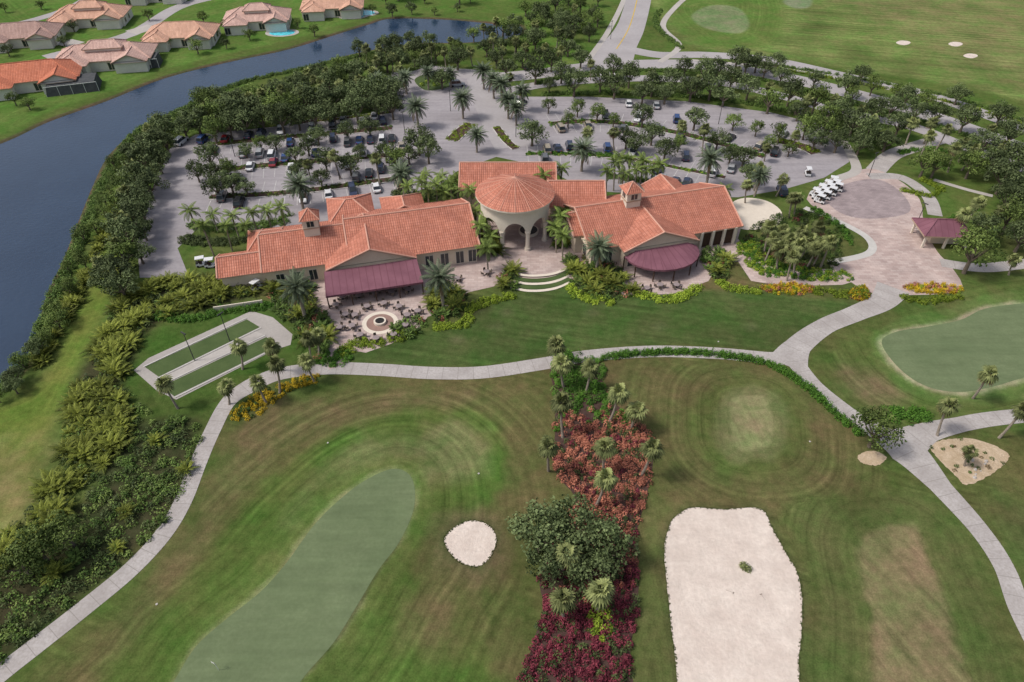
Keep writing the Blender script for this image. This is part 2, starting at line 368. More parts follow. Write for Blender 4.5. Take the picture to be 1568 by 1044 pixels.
# driving range
k,s=paint([(1010,-80),(1010,20),(1060,70),(1180,88),(1320,108),(1450,130),(1568,155),(1800,220),(1800,-80)],(.13,.175,.05),2,.7,lin=(.25,.97))
inn=s>0; kk=k[inn]
st=np.sin((Y[kk]+.25*X[kk])*.7)*.05+.14*n2[kk]
col[kk]*=(1+st)[:,None]
paint([(1250,-60),(1800,-60),(1800,150),(1560,120),(1400,60)],(.185,.19,.075),14,strength=.6,rag=2)
paint([(1020,0),(1180,-10),(1190,60),(1110,75),(1050,55)],(.105,.165,.038),3,.5)
paint([(1060,22),(1090,8),(1130,12),(1147,35),(1135,50),(1100,48),(1070,38)],(.16,.21,.095),.8,.3)
paint([(1200,0),(1240,-8),(1240,10),(1215,12)],(.17,.22,.115),.8)
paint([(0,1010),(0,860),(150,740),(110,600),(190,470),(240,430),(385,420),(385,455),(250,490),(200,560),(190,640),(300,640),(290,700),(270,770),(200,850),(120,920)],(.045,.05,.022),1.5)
col*=(1.03+.10*n2+.07*n3+.05*n4)[:,None]
g_=col.mean(1,keepdims=True); col=col*.95+g_*.05
Z=np.zeros(len(X)); k=np.where((X<20)&(Y>60))[0]
d=segdist(lake,X[k],Y[k]); ins=inside(lake,X[k],Y[k]); s=np.where(ins,d,-d)
Z[k]=-2*sst(0,5,s); mw=sst(-1.2,.6,s)[:,None]; col[k]=col[k]*(1-mw)+np.array((.09,.075,.045))*mw
ny,nx=sh; idx=np.arange(nx*ny).reshape(ny,nx)
fq=np.stack([idx[:-1,:-1],idx[:-1,1:],idx[1:,1:],idx[1:,:-1]],-1).reshape(-1,4)
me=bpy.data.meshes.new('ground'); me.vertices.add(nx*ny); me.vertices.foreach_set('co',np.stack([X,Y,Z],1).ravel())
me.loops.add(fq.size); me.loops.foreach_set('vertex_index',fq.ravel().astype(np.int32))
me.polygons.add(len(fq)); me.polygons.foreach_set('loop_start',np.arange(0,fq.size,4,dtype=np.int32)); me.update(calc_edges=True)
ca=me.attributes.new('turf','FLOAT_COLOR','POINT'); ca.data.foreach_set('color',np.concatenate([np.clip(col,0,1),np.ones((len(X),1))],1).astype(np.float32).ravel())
for nm,ar in (('mow',mow),('mowamp',amp)):
    a_=me.attributes.new(nm,'FLOAT','POINT'); a_.data.foreach_set('value',ar.astype(np.float32))
m,nt,n,l,b=newmat('turf_grass',1.,.02)
at=n.new('ShaderNodeAttribute'); at.attribute_name='turf'
f1=noise_fac(nt,.8,9,.3,.7,rough=.72); f2=noise_fac(nt,.14,7,.35,.65,rough=.65); f3=noise_fac(nt,5,4,.3,.7)
cc=mixc(nt,1.,at.outputs['Color'],mixc(nt,f1,(.68,.72,.68),(1.28,1.25,1.28)),'MULTIPLY')
cc=mixc(nt,1.,cc,mixc(nt,f2,(.82,1.02,.82),(1.24,1.0,1.18)),'MULTIPLY')
cc=mixc(nt,1.,cc,mixc(nt,f3,(.78,.78,.78),(1.2,1.2,1.2)),'MULTIPLY')
am=n.new('ShaderNodeAttribute'); am.attribute_name='mow'; aa=n.new('ShaderNodeAttribute'); aa.attribute_name='mowamp'
n1d=n.new('ShaderNodeTexNoise'); n1d.noise_dimensions='1D'; n1d.inputs['Scale'].default_value=.9; n1d.inputs['Detail'].default_value=4; l.new(am.outputs['Fac'],n1d.inputs['W'])
sn=n.new('ShaderNodeMath'); sn.operation='MULTIPLY'; sn.inputs[1].default_value=2*math.pi/2.6; l.new(am.outputs['Fac'],sn.inputs[0])
s2=n.new('ShaderNodeMath'); s2.operation='SINE'; l.new(sn.outputs[0],s2.inputs[0])
m1=n.new('ShaderNodeMath'); m1.operation='MULTIPLY_ADD'; m1.inputs[1].default_value=1.7; m1.inputs[2].default_value=-.85; l.new(n1d.outputs['Fac'],m1.inputs[0])
m2=n.new('ShaderNodeMath'); m2.operation='MULTIPLY_ADD'; m2.inputs[1].default_value=.06; l.new(s2.outputs[0],m2.inputs[0]); l.new(m1.outputs[0],m2.inputs[2])
pm=noise_fac(nt,.09,4,.38,.6)
m3=n.new('ShaderNodeMath'); m3.operation='MULTIPLY'; l.new(m2.outputs[0],m3.inputs[0]); l.new(aa.outputs['Fac'],m3.inputs[1])
m4=n.new('ShaderNodeMath'); m4.operation='MULTIPLY_ADD'; m4.inputs[1].default_value=.75; m4.inputs[2].default_value=.3; l.new(pm,m4.inputs[0])
m5=n.new('ShaderNodeMath'); m5.operation='MULTIPLY'; l.new(m3.outputs[0],m5.inputs[0]); l.new(m4.outputs[0],m5.inputs[1])
m6=n.new('ShaderNodeMath'); m6.operation='ADD'; m6.inputs[1].default_value=1.; l.new(m5.outputs[0],m6.inputs[0])
vm=n.new('ShaderNodeVectorMath'); vm.operation='SCALE'; l.new(cc,vm.inputs[0]); l.new(m6.outputs[0],vm.inputs['Scale'])
l.new(vm.outputs[0],b.inputs['Base Color'])
me.materials.append(m); link(bpy.data.objects.new('ground',me))
# water
m,nt,n,l,b=newmat('lake_water',.05,.5)
l.new(mixc(nt,noise_fac(nt,.03,4),(.012,.03,.065),(.02,.043,.085)),b.inputs['Base Color']); M['water']=m
tc=n.new('ShaderNodeTexCoord'); mp=n.new('ShaderNodeMapping'); mp.inputs['Scale'].default_value=(1,1.8,1); mp.inputs['Rotation'].default_value=(0,0,.5)
nz=n.new('ShaderNodeTexNoise'); nz.inputs['Scale'].default_value=.8; nz.inputs['Detail'].default_value=4
l.new(tc.outputs['Object'],mp.inputs[0]); l.new(mp.outputs[0],nz.inputs['Vector'])
bp=n.new('ShaderNodeBump'); bp.inputs['Strength'].default_value=.28; bp.inputs['Distance'].default_value=.2
l.new(nz.outputs['Fac'],bp.inputs['Height']); l.new(bp.outputs['Normal'],b.inputs['Normal'])
sheet('lake_water',lake,-.25,'water')
# ================================================================ PAVED SURFACES
lot=PG([(214,425),(210,372),(238,275),(260,228),(300,206),(480,188),(612,166),(608,140),(622,112),(660,100),(700,105),(742,130),(800,148),(900,148),(1050,155),(1180,172),(1262,192),(1298,218),(1300,248),(1262,272),(1200,290),(1130,302),(1050,300),(900,292),(830,255),(760,240),(700,262),(640,310),(560,335),(400,352),(300,352),(272,380),(290,425)])
sheet('parking_lot_pavement',lot,.02,'asph')
ribbon('road',[(985,-30),(968,35),(948,70),(930,100)],[10,10,12,16],.03,'road')
ribbon('road',[(600,118),(700,112),(760,118),(830,112),(900,103),(990,98),(1080,100),(1190,116),(1300,142),(1400,170),(1500,204),(1620,250)],8,.035,'road')
ribbon('road',[(770,140),(840,128),(920,122),(1000,120),(1100,126),(1190,145),(1290,172),(1390,192),(1480,225),(1600,270)],5,.04,'road')
ribbon('road',[(960,75),(1010,84),(1080,84),(1180,92),(1300,118),(1420,145),(1500,172),(1620,215)],6,.045,'road')
ribbon('road',[(742,120),(752,150),(770,190),(790,225)],11,.045,'road')
ribbon('sidewalk',[(900,92),(930,50),(955,0),(965,-40)],2.,.05,'conc')
ribbon('sidewalk',[(1010,95),(1040,70),(1015,40),(1035,10),(1070,-20)],2.2,.05,'conc')
ribbon('sidewalk',[(1060,92),(1200,105),(1340,132),(1460,160),(1600,205)],1.6,.06,'conc')
ribbon('street',[(70,88),(200,52),(270,12),(330,-5),(440,-30)],6,.02,'road')
ribbon('street',[(-80,60),(60,28),(130,0),(170,-40)],5,.025,'road')
ribbon('driveway',[(200,50),(235,40)],7,.03,'conc'); ribbon('driveway',[(95,70),(120,62)],7,.03,'conc')
ribbon('cart_path',[(-60,1085),(0,1032),(60,985),(130,930),(200,872),(250,818),(280,768),(303,710),(325,660),(350,615),(385,590),(430,572),(500,564),(580,566),(660,571),(740,570),(830,557),(900,545),(1000,538),(1100,541),(1180,548),(1215,548)],[2.5]*9+[3.4,3]+[2.9]*8+[3.5],.03,'path')
ribbon('cart_path',[(1205,560),(1222,530),(1262,500),(1310,480),(1350,462),(1368,440)],[7,4.2,3.6,3.8,4.5,6],.037,'path')
ribbon('cart_path',[(1208,538),(1222,560),(1250,592),(1300,632),(1345,662),(1390,692),(1440,745),(1500,812),(1538,870),(1562,935),(1600,1010)],[5,3,2.6,2.6,3.6,6,3.4,2.8,2.6,2.6,2.6],.044,'path')
ribbon('cart_path',[(1385,680),(1420,662),(1470,650),(1530,640),(1640,630)],[6,3.6,2.8,2.8,2.8],.051,'path')
sheet('paver_plaza',SP([(1235,305),(1275,275),(1330,258),(1375,275),(1408,305),(1415,345),(1435,385),(1458,410),(1470,445),(1385,452),(1340,450),(1300,430),(1270,402),(1325,388),(1328,366),(1290,340)],4),.03,'paver')
sheet('paver_plaza_centre',SP([(1265,300),(1300,280),(1345,275),(1380,295),(1392,325),(1330,335),(1285,325)],5),.036,'paver2')
ribbon('plaza_kerb',[(1232,318),(1290,342),(1330,366),(1330,388),(1270,402)],1.6,.06,'kerb')
ribbon('sidewalk',[(1290,215),(1305,240),(1310,262),(1280,275),(1250,295)],2.4,.055,'conc')
ribbon('cart_path',[(1340,262),(1365,238),(1400,225),(1450,210)],4.5,.028,'path')
ribbon('cart_path',[(1330,270),(1380,272),(1420,300),(1432,330)],3,.045,'path')
ribbon('cart_path',[(1440,402),(1500,410),(1560,405),(1640,395)],3,.045,'path')
ribbon('sidewalk',[(1430,275),(1480,290),(1520,300)],1.4,.03,'conc')
sheet('clubhouse_terrace',PG([(478,452),(482,490),(500,530),(560,540),(600,526),(640,505),(655,485),(700,470),(715,448),(785,432),(870,425),(905,440),(960,452),(1035,450),(1085,430),(1100,405),(1130,400),(1150,430),(1200,438),(1290,436),(1310,430),(1300,412),(1190,412),(1150,395),(1130,365),(1140,330),(1000,340),(850,300),(720,300),(700,330),(480,400)]),.022,'paver')
ribbon('terrace_walk',[(520,560),(505,535),(492,500)],3.5,.034,'paver')
sheet('side_patio',SP([(1118,315),(1140,303),(1175,308),(1197,325),(1190,345),(1150,352),(1128,345)],5),.035,'stone')
for i,(v0,mt) in enumerate([(422,'kerb'),(429,'court'),(434,'kerb'),(439,'court'),(444,'kerb')]):
    ribbon('curved_step' if mt=='kerb' else 'grass_tread',[(782,v0-4),(805,v0+1),(830,v0+1),(852,v0-3),(872,v0-12)],.7 if mt=='kerb' else 1.2,.26-.045*i,'stone' if mt=='kerb' else mt)
# bocce courts
sheet('bocce_surround',PG([(205,567),(228,548),(385,476),(418,486),(448,512),(445,528),(420,536),(270,612),(240,598)]),.03,'bconc')
sheet('bocce_court',PG([(222,562),(378,489),(398,501),(243,577)]),.04,'court')
sheet('bocce_court',PG([(247,592),(408,516),(424,530),(267,607)]),.04,'court')
sheet('bocce_sand',PG([(238,580),(390,507),(404,512),(250,589)]),.036,'conc')
for a_,b_ in [((220,562),(378,487)),((243,579),(400,502)),((245,591),(406,514)),((268,609),(427,531))]:
    p=np.array([G(*a_),G(*b_)]); ribbon('bocce_kerb',p,.25,.12,'kerb',world=True,n=2)
def rag(P,a=.12):
    P=smooth(P,True,2); return P+rng.normal(size=P.shape)*a*.5
sheet('golf_green',SP(GREEN1,6),.02,'green'); sheet('golf_green',SP(GREEN2,6),.02,'green')
sheet('sand_bunker',rag(SP(BUNK1,6),.07),.03,'sand'); sheet('sand_bunker',rag(SP(BUNK2,6),.06),.03,'sand')
for u,v in [(1383,65),(1463,67),(1486,85)]: sheet('sand_bunker',SP([(u-11,v),(u-4,v-3),(u+8,v-2),(u+11,v+1),(u+3,v+4),(u-6,v+3)],4),.03,'sand')
sheet('sand_bed',rag(SP([(1425,688),(1440,675),(1490,672),(1538,690),(1543,705),(1515,727),(1480,742),(1460,725)],5),.12),.03,'bedsand')
sheet('sand_bed',rag(SP([(1313,698),(1335,690),(1357,700),(1345,712),(1322,710)],5),.1),.03,'bedsand')
bed=[(842,552),(870,540),(905,548),(925,560),(925,595),(965,640),(995,665),(1000,705),(990,760),(972,830),(978,900),(965,1000),(960,1100),(795,1100),(812,1000),(832,930),(828,880),(870,790),(880,760),(850,720),(850,650),(848,600)]
sheet('planting_bed_mulch',SP(bed,4),.025,'mulch')
# ================================================================ VEGETATION PROTOTYPES
def proto_oak(seed,mat='oak',dens=1.0):
    global rng
    rng=np.random.default_rng(seed); q=Q()
    hc=3.4
    q.tube([(0,0,-.6),(.05,0,1),(0,.1,2.2),(.1,0,3.2)],[.32,.24,.2,.12],0,7)
    for k in range(6):
        a=k*1.05+rng.uniform(0,.5); r=rng.uniform(1.5,2.3)
        q.tube([(0,0,1.5),(math.cos(a)*r*.5,math.sin(a)*r*.5,2.5),(math.cos(a)*r,math.sin(a)*r,3.4+rng.uniform(-.3,.8))],[.15,.09,.03],0,5)
    nc=32
    for k in range(nc):
        u=rng.normal(size=3); u/=np.linalg.norm(u)
        if u[2]<-.55: u[2]*=-.6
        rr=rng.uniform(.5,1.08)
        c=np.array([u[0]*2.6*rr,u[1]*2.6*rr,hc+u[2]*1.95*rr+.1]); cr=rng.uniform(.42,1.1)
        nl=int(100*dens*cr); d=rng.normal(size=(nl,3)); d/=np.linalg.norm(d,axis=1,keepdims=True)
        P=c+d*cr*rng.uniform(.6,1.15,(nl,1))*np.array([1,1,.75])
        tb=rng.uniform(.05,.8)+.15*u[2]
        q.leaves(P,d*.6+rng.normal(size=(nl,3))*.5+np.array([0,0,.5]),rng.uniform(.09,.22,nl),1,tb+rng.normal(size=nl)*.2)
    return q.mesh('oak_mesh',['bark',mat])
OAK=[proto_oak(s) for s in (1,2,3,4,5)]; OAK2=[proto_oak(s,'oak2',.8) for s in (11,12)]
def fan(q,o,az,el,pl,bl,mat,tint,nseg=9):
    d=np.array([math.cos(az)*math.cos(el),math.sin(az)*math.cos(el),math.sin(el)])
    s=np.array([-math.sin(az),math.cos(az),0]); up=np.cross(d,s)*-1
    o=np.array(o); c=o+d*pl
    q.add([[o-s*.03,o+s*.03,c+s*.03,c-s*.03]],mat,tint*.7)
    f=[]
    for k in range(nseg):
        a=(k/(nseg-1)-.5)*math.radians(210); L=bl*(.75+.25*math.cos(a))
        v=d*math.cos(a)+s*math.sin(a); v=v+np.array([0,0,-.25-.25*abs(math.sin(a))]); w=np.cross(v,up); w/=np.linalg.norm(w)
        mid=c+v*L*.55+up*.05; tip=c+v*L+np.array([0,0,-.28*L])
        f.append([c,mid-w*.1,tip,mid+w*.1])
    q.add(f,mat,np.clip(tint+rng.normal(size=nseg)*.12,0,1))
def proto_sabal(seed,h):
    global rng
    rng=np.random.default_rng(seed); q=Q(); bx,by=rng.uniform(-1.2,1.2,2)
    pts=[(bx*(t-1)**2,by*(t-1)**2,h*t-.3) for t in np.linspace(0,1,7)]
    q.tube(pts,[.24,.19,.17,.16,.16,.19,.25],0,8)
    for k in range(44):
        el=math.radians(rng.uniform(-50,85) if k>10 else rng.uniform(-60,0)); az=k*2.4+rng.uniform(-.3,.3)
        dead=el<-.6 and rng.random()<.6
        fan(q,(0,0,h-.1),az,el,rng.uniform(.5,.95),rng.uniform(.75,1.05),2 if dead else 1,np.clip(.4+.4*math.sin(el)+rng.normal()*.15,0.05,1))
    return q.mesh('sabal_palm_mesh',['palmbark','sabal','dead'])
SAB=[(proto_sabal(20+i,h),h) for i,h in enumerate((4.2,5.2,6.2,5.0,5.6))]
def frond(q,o,az,el,L,droop,n,ll,mat,tint,w=.07):
    p=np.array(o,float); pts=[p]; e=el
    for k in range(n):
        d=np.array([math.cos(az)*math.cos(e),math.sin(az)*math.cos(e),math.sin(e)]); p=p+d*L/n; pts.append(p); e-=droop/n
    s=np.array([-math.sin(az),math.cos(az),0]); f=[];ra=[]
    for k in range(1,n+1):
        d=pts[k]-pts[k-1]; d/=np.linalg.norm(d)
        ra.append([pts[k-1]-s*.035,pts[k-1]+s*.035,pts[k]+s*.03,pts[k]-s*.03])
        if k<2: continue
        t=k/n; le=ll*(math.sin(math.pi*min(1,t*.85+.12))**.6)
        for sd in (-1,1):
            for j in (0,.5):
                b=pts[k-1]+(pts[k]-pts[k-1])*j
                v=s*sd*.85+d*.55+np.array([0,0,-.3]); v/=np.linalg.norm(v)
                f.append([b,b+v*le*.5+d*w,b+v*le+np.array([0,0,-.15*le]),b+v*le*.5-d*w])
    q.add(ra,mat,tint*.6); q.add(f,mat,np.clip(tint+rng.normal(size=len(f))*.12,0,1))
def proto_pinnate(seed,h,nf,L,ll,mat,r0,elmin,elmax,droop,crown=False,n=9):
    global rng
    rng=np.random.default_rng(seed); q=Q(); bx,by=rng.uniform(-.3,.3,2)
    if h>0:
        q.tube([(bx*(1-t),by*(1-t),h*t-.3) for t in np.linspace(0,1,6)],[r0*1.2]+[r0]*4+[r0*1.25],0,8)
        if crown: q.tube([(0,0,h-.3),(0,0,h+.3),(0,0,h+1)],[r0,r0*.85,.06],1,7,.9)
    for k in range(nf):
        fr=(k+.5)/nf; el=math.radians(elmin+(elmax-elmin)*fr+rng.uniform(-8,8)); az=k*2.39996+rng.uniform(-.2,.2)
        oo=(rng.normal()*.05,rng.normal()*.05,h+(.6 if crown else 0)) if h>0 else (rng.normal()*.35,rng.normal()*.35,0)
        dead=(h>0 and mat=='date' and k<4)
        frond(q,oo,az,el,L*rng.uniform(.85,1.1),math.radians(droop),n,ll,2 if dead else 1,np.clip(.2+.65*fr+rng.normal()*.1,0,1),.06 if L<2.6 else .075)
    return q.mesh('palm_mesh',['palmbark',mat,'dead'])
DATE=[proto_pinnate(30+i,5.5+i,50,3.6,.66,'date',.3,-35,80,62,n=12) for i in range(2)]
QUEEN=[proto_pinnate(40+i,h,16,2.6,.62,'queen',.15,-25,75,80,True) for i,h in enumerate((5,6.2,4.2))]
ARECA=[proto_pinnate(50+i,0,28,2.8,.5,'areca',.1,35,85,75) for i in range(3)]
LOW=[proto_pinnate(60+i,0,24,1.5,.35,'shrub',.1,15,80,70,n=7) for i in range(2)]
rng=np.random.default_rng(99)
def rr(a,b): return random.uniform(a,b)
placed=[]
def oak(u,v,R=3.,bright=False,k=1.15):
    if 285<u<665 and 195<v<305: k=.98
    if 800<u<1255 and 155<v<270: k=1.03
    sc=R*k/3.0; x,y=G(u,v,3.4*sc); oakw(x,y,sc,bright or random.random()<.12)
def oakw(x,y,sc,bright=False):
    placed.append((x,y)); me=random.choice(OAK2 if bright else OAK)
    put(me,'oak_tree',x,y,0,rr(0,6.28),sc*rr(.88,1.12),sc*rr(.85,1.15))
def sabal(u,v,sc=1.,i=None):
    me,h=random.choice(SAB) if i is None else SAB[i]
    x,y=G(u,v,h*sc); put(me,'sabal_palm',x,y,0,rr(0,6.28),sc)
def date(u,v,sc=1.):
    i=random.randint(0,1); x,y=G(u,v,(5.5+i)*sc); put(DATE[i],'date_palm',x,y,0,rr(0,6.28),sc)
def queen(u,v,sc=1.):
    i=random.randint(0,2); x,y=G(u,v,(5.5,6.7,4.7)[i]*sc); put(QUEEN[i],'queen_palm',x,y,0,rr(0,6.28),sc)
def in_poly_points(P,spacing):
    mn,mx=P.min(0),P.max(0); n=int((mx[0]-mn[0])*(mx[1]-mn[1])/spacing**2)+1
    p=rng.uniform(mn,mx,(n,2)); return p[inside(P,p[:,0],p[:,1])]
def shrubs(name,P,spacing,r,h,mats,probs=None,nl=60,ls=.13,jit=.3,groups=None):
    pts=P if spacing is None else in_poly_points(P,spacing)
    q=Q(); n=len(pts)
    if n==0: return
    if groups: mi=groups(pts)
    else: mi=rng.choice(len(mats),n,p=probs)
    R=r*rng.uniform(.7,1.3,n); Hh=h*rng.uniform(1-jit,1+jit,n); tb=rng.uniform(.15,.8,n)
    d=rng.normal(size=(n,nl,3)); d/=np.linalg.norm(d,axis=2,keepdims=True); d[...,2]=np.abs(d[...,2])
    rad=rng.uniform(.6,1.05,(n,nl,1))
    P3=np.zeros((n,nl,3)); P3[...,:2]=pts[:,None,:]; P3+=d*rad*np.stack([R,R,Hh],1)[:,None,:]
    C=P3.reshape(-1,3); N=(d*.7+rng.normal(size=d.shape)*.4+np.array([0,0,.4])).reshape(-1,3)
    q.leaves(C,N,rng.uniform(.6,1.4,len(C))*ls,np.repeat(mi,nl),np.repeat(tb,nl)+rng.normal(size=len(C))*.15)
    return link(bpy.data.objects.new(name,q.mesh(name,mats)))
def along(L,w,dens):
    s=np.concatenate([[0],np.cumsum(np.linalg.norm(np.diff(L,axis=0),axis=1))])
    n=int(s[-1]*w*dens)+2; t=rng.uniform(0,s[-1],n)
    x=np.interp(t,s,L[:,0]); y=np.interp(t,s,L[:,1]); d=np.gradient(L,axis=0); d/=np.linalg.norm(d,axis=1,keepdims=True)
    nx_=np.interp(t,s,-d[:,1]); ny_=np.interp(t,s,d[:,0]); o=rng.uniform(-w/2,w/2,n)
    return np.stack([x+nx_*o,y+ny_*o],1)
def line_pts(pxs,w,dens): return along(smooth(PG(pxs),False,8),w,dens)
# ---- oaks
for u,v,R in [(320,238,3.4),(345,252,3),(300,262,2.6),(485,203,3),(497,243,3),(530,198,2.8),(535,248,3.2),(590,230,3),(565,190,2.6),(640,212,4),(655,228,3.5),(605,243,3),(330,285,3),(352,276,3.2),(375,282,2.6),(420,215,2.4),(450,233,2.6),(398,218,2.2),(455,262,2.6),(490,270,2.6),(550,228,2.2),(375,228,2.2),(322,262,2.8),(470,222,2.6),(625,232,3),
 (300,182,3.6),(325,172,4),(355,170,4),(385,165,4),(415,160,4),(440,162,4),(470,148,3.6),(500,150,4),(530,142,4),(560,138,4),(590,140,3.6),(600,162,3),(545,165,3.4),(480,172,3.4),(430,180,3.4),(372,185,3.4),(325,195,3.2),(280,190,3),(510,168,3),(455,178,3),(400,180,3),(350,190,3),(575,158,3),
 (245,193,3.4),(228,213,3.6),(218,238,3.6),(208,268,3.6),(204,298,3.6),(200,328,3.4),(195,358,3.2),(185,388,3.2),(172,412,3.2),(230,222,3),(225,280,3),(240,243,3),(182,432,3),(215,318,2.8),(160,430,2.4),(218,350,2.2),(212,385,2.2),(232,262,2.8),(252,215,2.6),
 (590,68,3),(640,75,3.4),(700,88,3),(676,118,2.8),(650,95,3),(540,108,3),(520,95,2.6),(612,90,3),
 (770,38,3),(790,30,3),(830,18,3),(862,14,3),(880,32,3),(745,68,3),(820,58,3),(870,68,3),(903,48,2.6),(845,88,3.4),(800,85,3),(775,100,3),(760,85,3),(700,70,2.8),(725,50,2.6),(910,20,2.6),(850,40,2.6),(890,85,3),
 (820,108,3.2),(860,108,3),(880,125,3.4),(920,120,3.4),(942,128,3.4),(965,112,3.4),(1000,125,3.4),(1030,118,3.4),(1060,132,3.4),(1090,130,3.4),(1122,115,3.4),(1148,130,3.6),(1160,92,3),(1080,108,3.2),(1110,142,3),(1050,98,2.8),(940,100,3),(985,140,2.8),(1020,140,2.8),
 (1180,150,3.4),(1212,138,3.6),(1250,150,3.8),(1290,165,3.8),(1310,182,3.8),(1268,175,3.4),(1300,128,3.2),(1340,165,3.2),(1322,108,2.6),(1190,95,2.8),(1130,84,3.4),(1145,92,3.4),(1380,185,3.4),(1368,160,3),(1470,140,3),(1480,180,3.4),(1440,170,2.8),(1535,172,3),(1552,200,3.6),(1512,215,3),(1540,268,3.6),(1490,250,3),(1562,242,4),(1225,165,3.2),(1330,200,3.4),(1360,210,3),(1100,100,3),(1405,168,3),(1420,150,2.6),(1520,250,3),(1560,285,3.4),(1545,300,3),(1265,195,3.4),(1285,210,3.2),(1320,215,3),
 (815,198,3.8),(985,175,3.2),(1000,200,3.4),(960,208,3),(1020,222,3.4),(1065,180,3),(1100,212,2.8),(1140,238,2.8),(1235,193,3.2),(1150,262,2.6),(1250,210,3),(1120,235,2.6),(975,215,3),(1040,215,2.6),
 (1495,382,4.2),(1548,330,3.4),(1512,345,3),(1568,360,3)]:
    oak(u,v,R)
for u,v,R in [(828,815,3.6),(878,800,4.2),(930,830,3.6),(850,862,3.2),(905,868,3.0),(1345,658,3.2)]: oak(u,v,R,k=1.02)
for u,v,R in [(885,163,2.6),(915,170,2.6),(940,180,2.2),(1125,183,2.6),(1160,193,2.4),(1195,203,2.6),(1180,215,2.2),(840,160,2.2),(1420,243,3.8),(1435,250,3.0),(55,838,3),(98,815,2.6),(30,860,2.6),(1210,225,2.2),(870,182,2)]:
    oak(u,v,R,True,1.1)
def fill(pxs,spacing,R0,R1,bright=.25,mind=3.2):
    P=PG(pxs)
    for p in in_poly_points(P,spacing):
        if all((p[0]-a)**2+(p[1]-b_)**2>mind**2 for a,b_ in placed): oakw(p[0],p[1],rr(R0,R1)/3,random.random()<bright)
fill([(262,190),(300,166),(440,140),(600,108),(612,160),(450,178),(300,198)],4.5,2.2,4.0,.4)
fill([(215,215),(255,190),(255,225),(225,290),(212,370),(212,420),(165,430),(185,350),(195,270)],4.5,2.2,3.6,.4)
fill([(500,100),(560,78),(700,62),(735,80),(720,100),(650,104),(600,112),(540,130)],6.5,2.2,3.4,.45)
fill([(745,40),(800,20),(925,0),(915,60),(880,92),(760,108),(740,90)],7.5,2.4,3.6,.45,4)
fill([(1060,108),(1180,112),(1300,135),(1420,165),(1500,190),(1490,200),(1380,175),(1280,160),(1180,130),(1060,118)],8,2.4,3.2,.3,4)
fill([(1480,225),(1580,260),(1700,320),(1640,390),(1520,340),(1500,290),(1460,240)],7.5,2.4,3.6,.4,4.5)
fill([(830,140),(980,138),(1150,150),(1260,180),(1250,188),(1150,165),(980,146),(830,148)],7.5,2.2,2.9,.3,4)
for t in np.linspace(0,1,30):
    L=[(0,600),(40,545),(75,500),(92,450),(112,405),(140,340),(158,290),(178,250),(210,215)]
    i=min(int(t*8),7); f=t*8-i; u=L[i][0]*(1-f)+L[i+1][0]*f+rr(-8,12); v=L[i][1]*(1-f)+L[i+1][1]*f+rr(-10,10)
    oak(u,v,rr(1.1,2.1),random.random()<.8,1.)
for k in range(110):
    u=rr(-500,2100); v=rr(-200,-14)
    if 560<u<980 or u<-100 or u>1640 or v<-90: oak(u,v,rr(3,5))
for u,v in [(5,10),(60,5),(110,38),(180,30),(225,20),(330,50),(345,35),(455,35),(470,10),(20,150),(40,155),(120,95),(235,65),(300,70),(570,12),(600,15),(630,12),(665,15),(700,10),(590,-3),(650,-3),(720,-4),(480,45),(150,95),(310,25),(85,30),(200,85),(345,65),(380,50),(255,62),(10,75),(95,60),(540,5)]:
    oak(u,v,rr(1.4,2.2),random.random()<.5)
# ---- palms
for u,v in [(852,525),(860,553),(905,560),(860,612),(948,597),(975,626),(840,680),(1000,682),(926,682),(928,728),(867,845),(862,915),(920,903)]: sabal(u,v,rr(1.05,1.18))
for u,v in [(345,590),(365,528),(393,583),(415,527),(421,553),(470,515),(468,550),(485,512),(250,585)]: sabal(u,v,rr(.92,1.05))
for u,v in [(1517,570),(1455,618),(1568,625)]: sabal(u,v,1.0,2)
sabal(1487,690,.75,0)
for u,v in [(1180,345),(1215,390),(1272,368),(1230,350),(1250,378),(1200,350),(1215,300),(1165,255),(1200,272),(1185,362),(1255,345),(1210,365),(1240,365),(1430,185),(1452,195),(1480,215),(1495,225),(1538,320),(1500,308),(1425,205),(1465,225),(1145,280),(1222,300),(560,72),(575,90),(600,85),(740,40),(755,55),(690,60),(660,70),(480,120),(470,110),(500,108),(1480,325),(1555,395),(905,95),(880,10),(855,45),(380,145),(350,152),(400,140),(520,128),(550,120),(640,60),(625,70),(460,135),(580,72),(1260,372),(1195,378),(1225,372),(310,162),(330,158),(430,135),(490,125),(570,108),(610,100),(240,180),(225,195),(510,235),(575,240),(470,250),(1080,195),(1045,190),(1175,225),(1220,205),(900,200),(940,200),(1240,150),(1340,180),(1400,185),(790,60),(770,75),(820,35),(860,75),(720,75),(780,115),(1520,195),(1540,220),(200,250),(190,290),(185,330),(175,370),(150,400),(1000,110),(1070,120),(1130,105),(1180,130),(1280,150),(1320,165),(650,80),(680,75),(805,70),(835,70),(875,50),(760,30)]: sabal(u,v,rr(.9,1.2))
for u,v,s_ in [(708,150,1.05),(730,206,.85),(637,163,1.05),(893,228,1.05),(918,378,1.0),(673,425,1.05),(457,283,1.05),(455,440,1.05),(1088,243,1.05),(740,108,1),(778,152,1),(755,122,1),(615,265,1),(620,118,.9),(576,122,.9),(768,128,1),(1165,268,.8),(600,128,.8),(690,112,.8),(790,165,.9),(655,110,.8),(800,138,.9)]: date(u,v,s_)
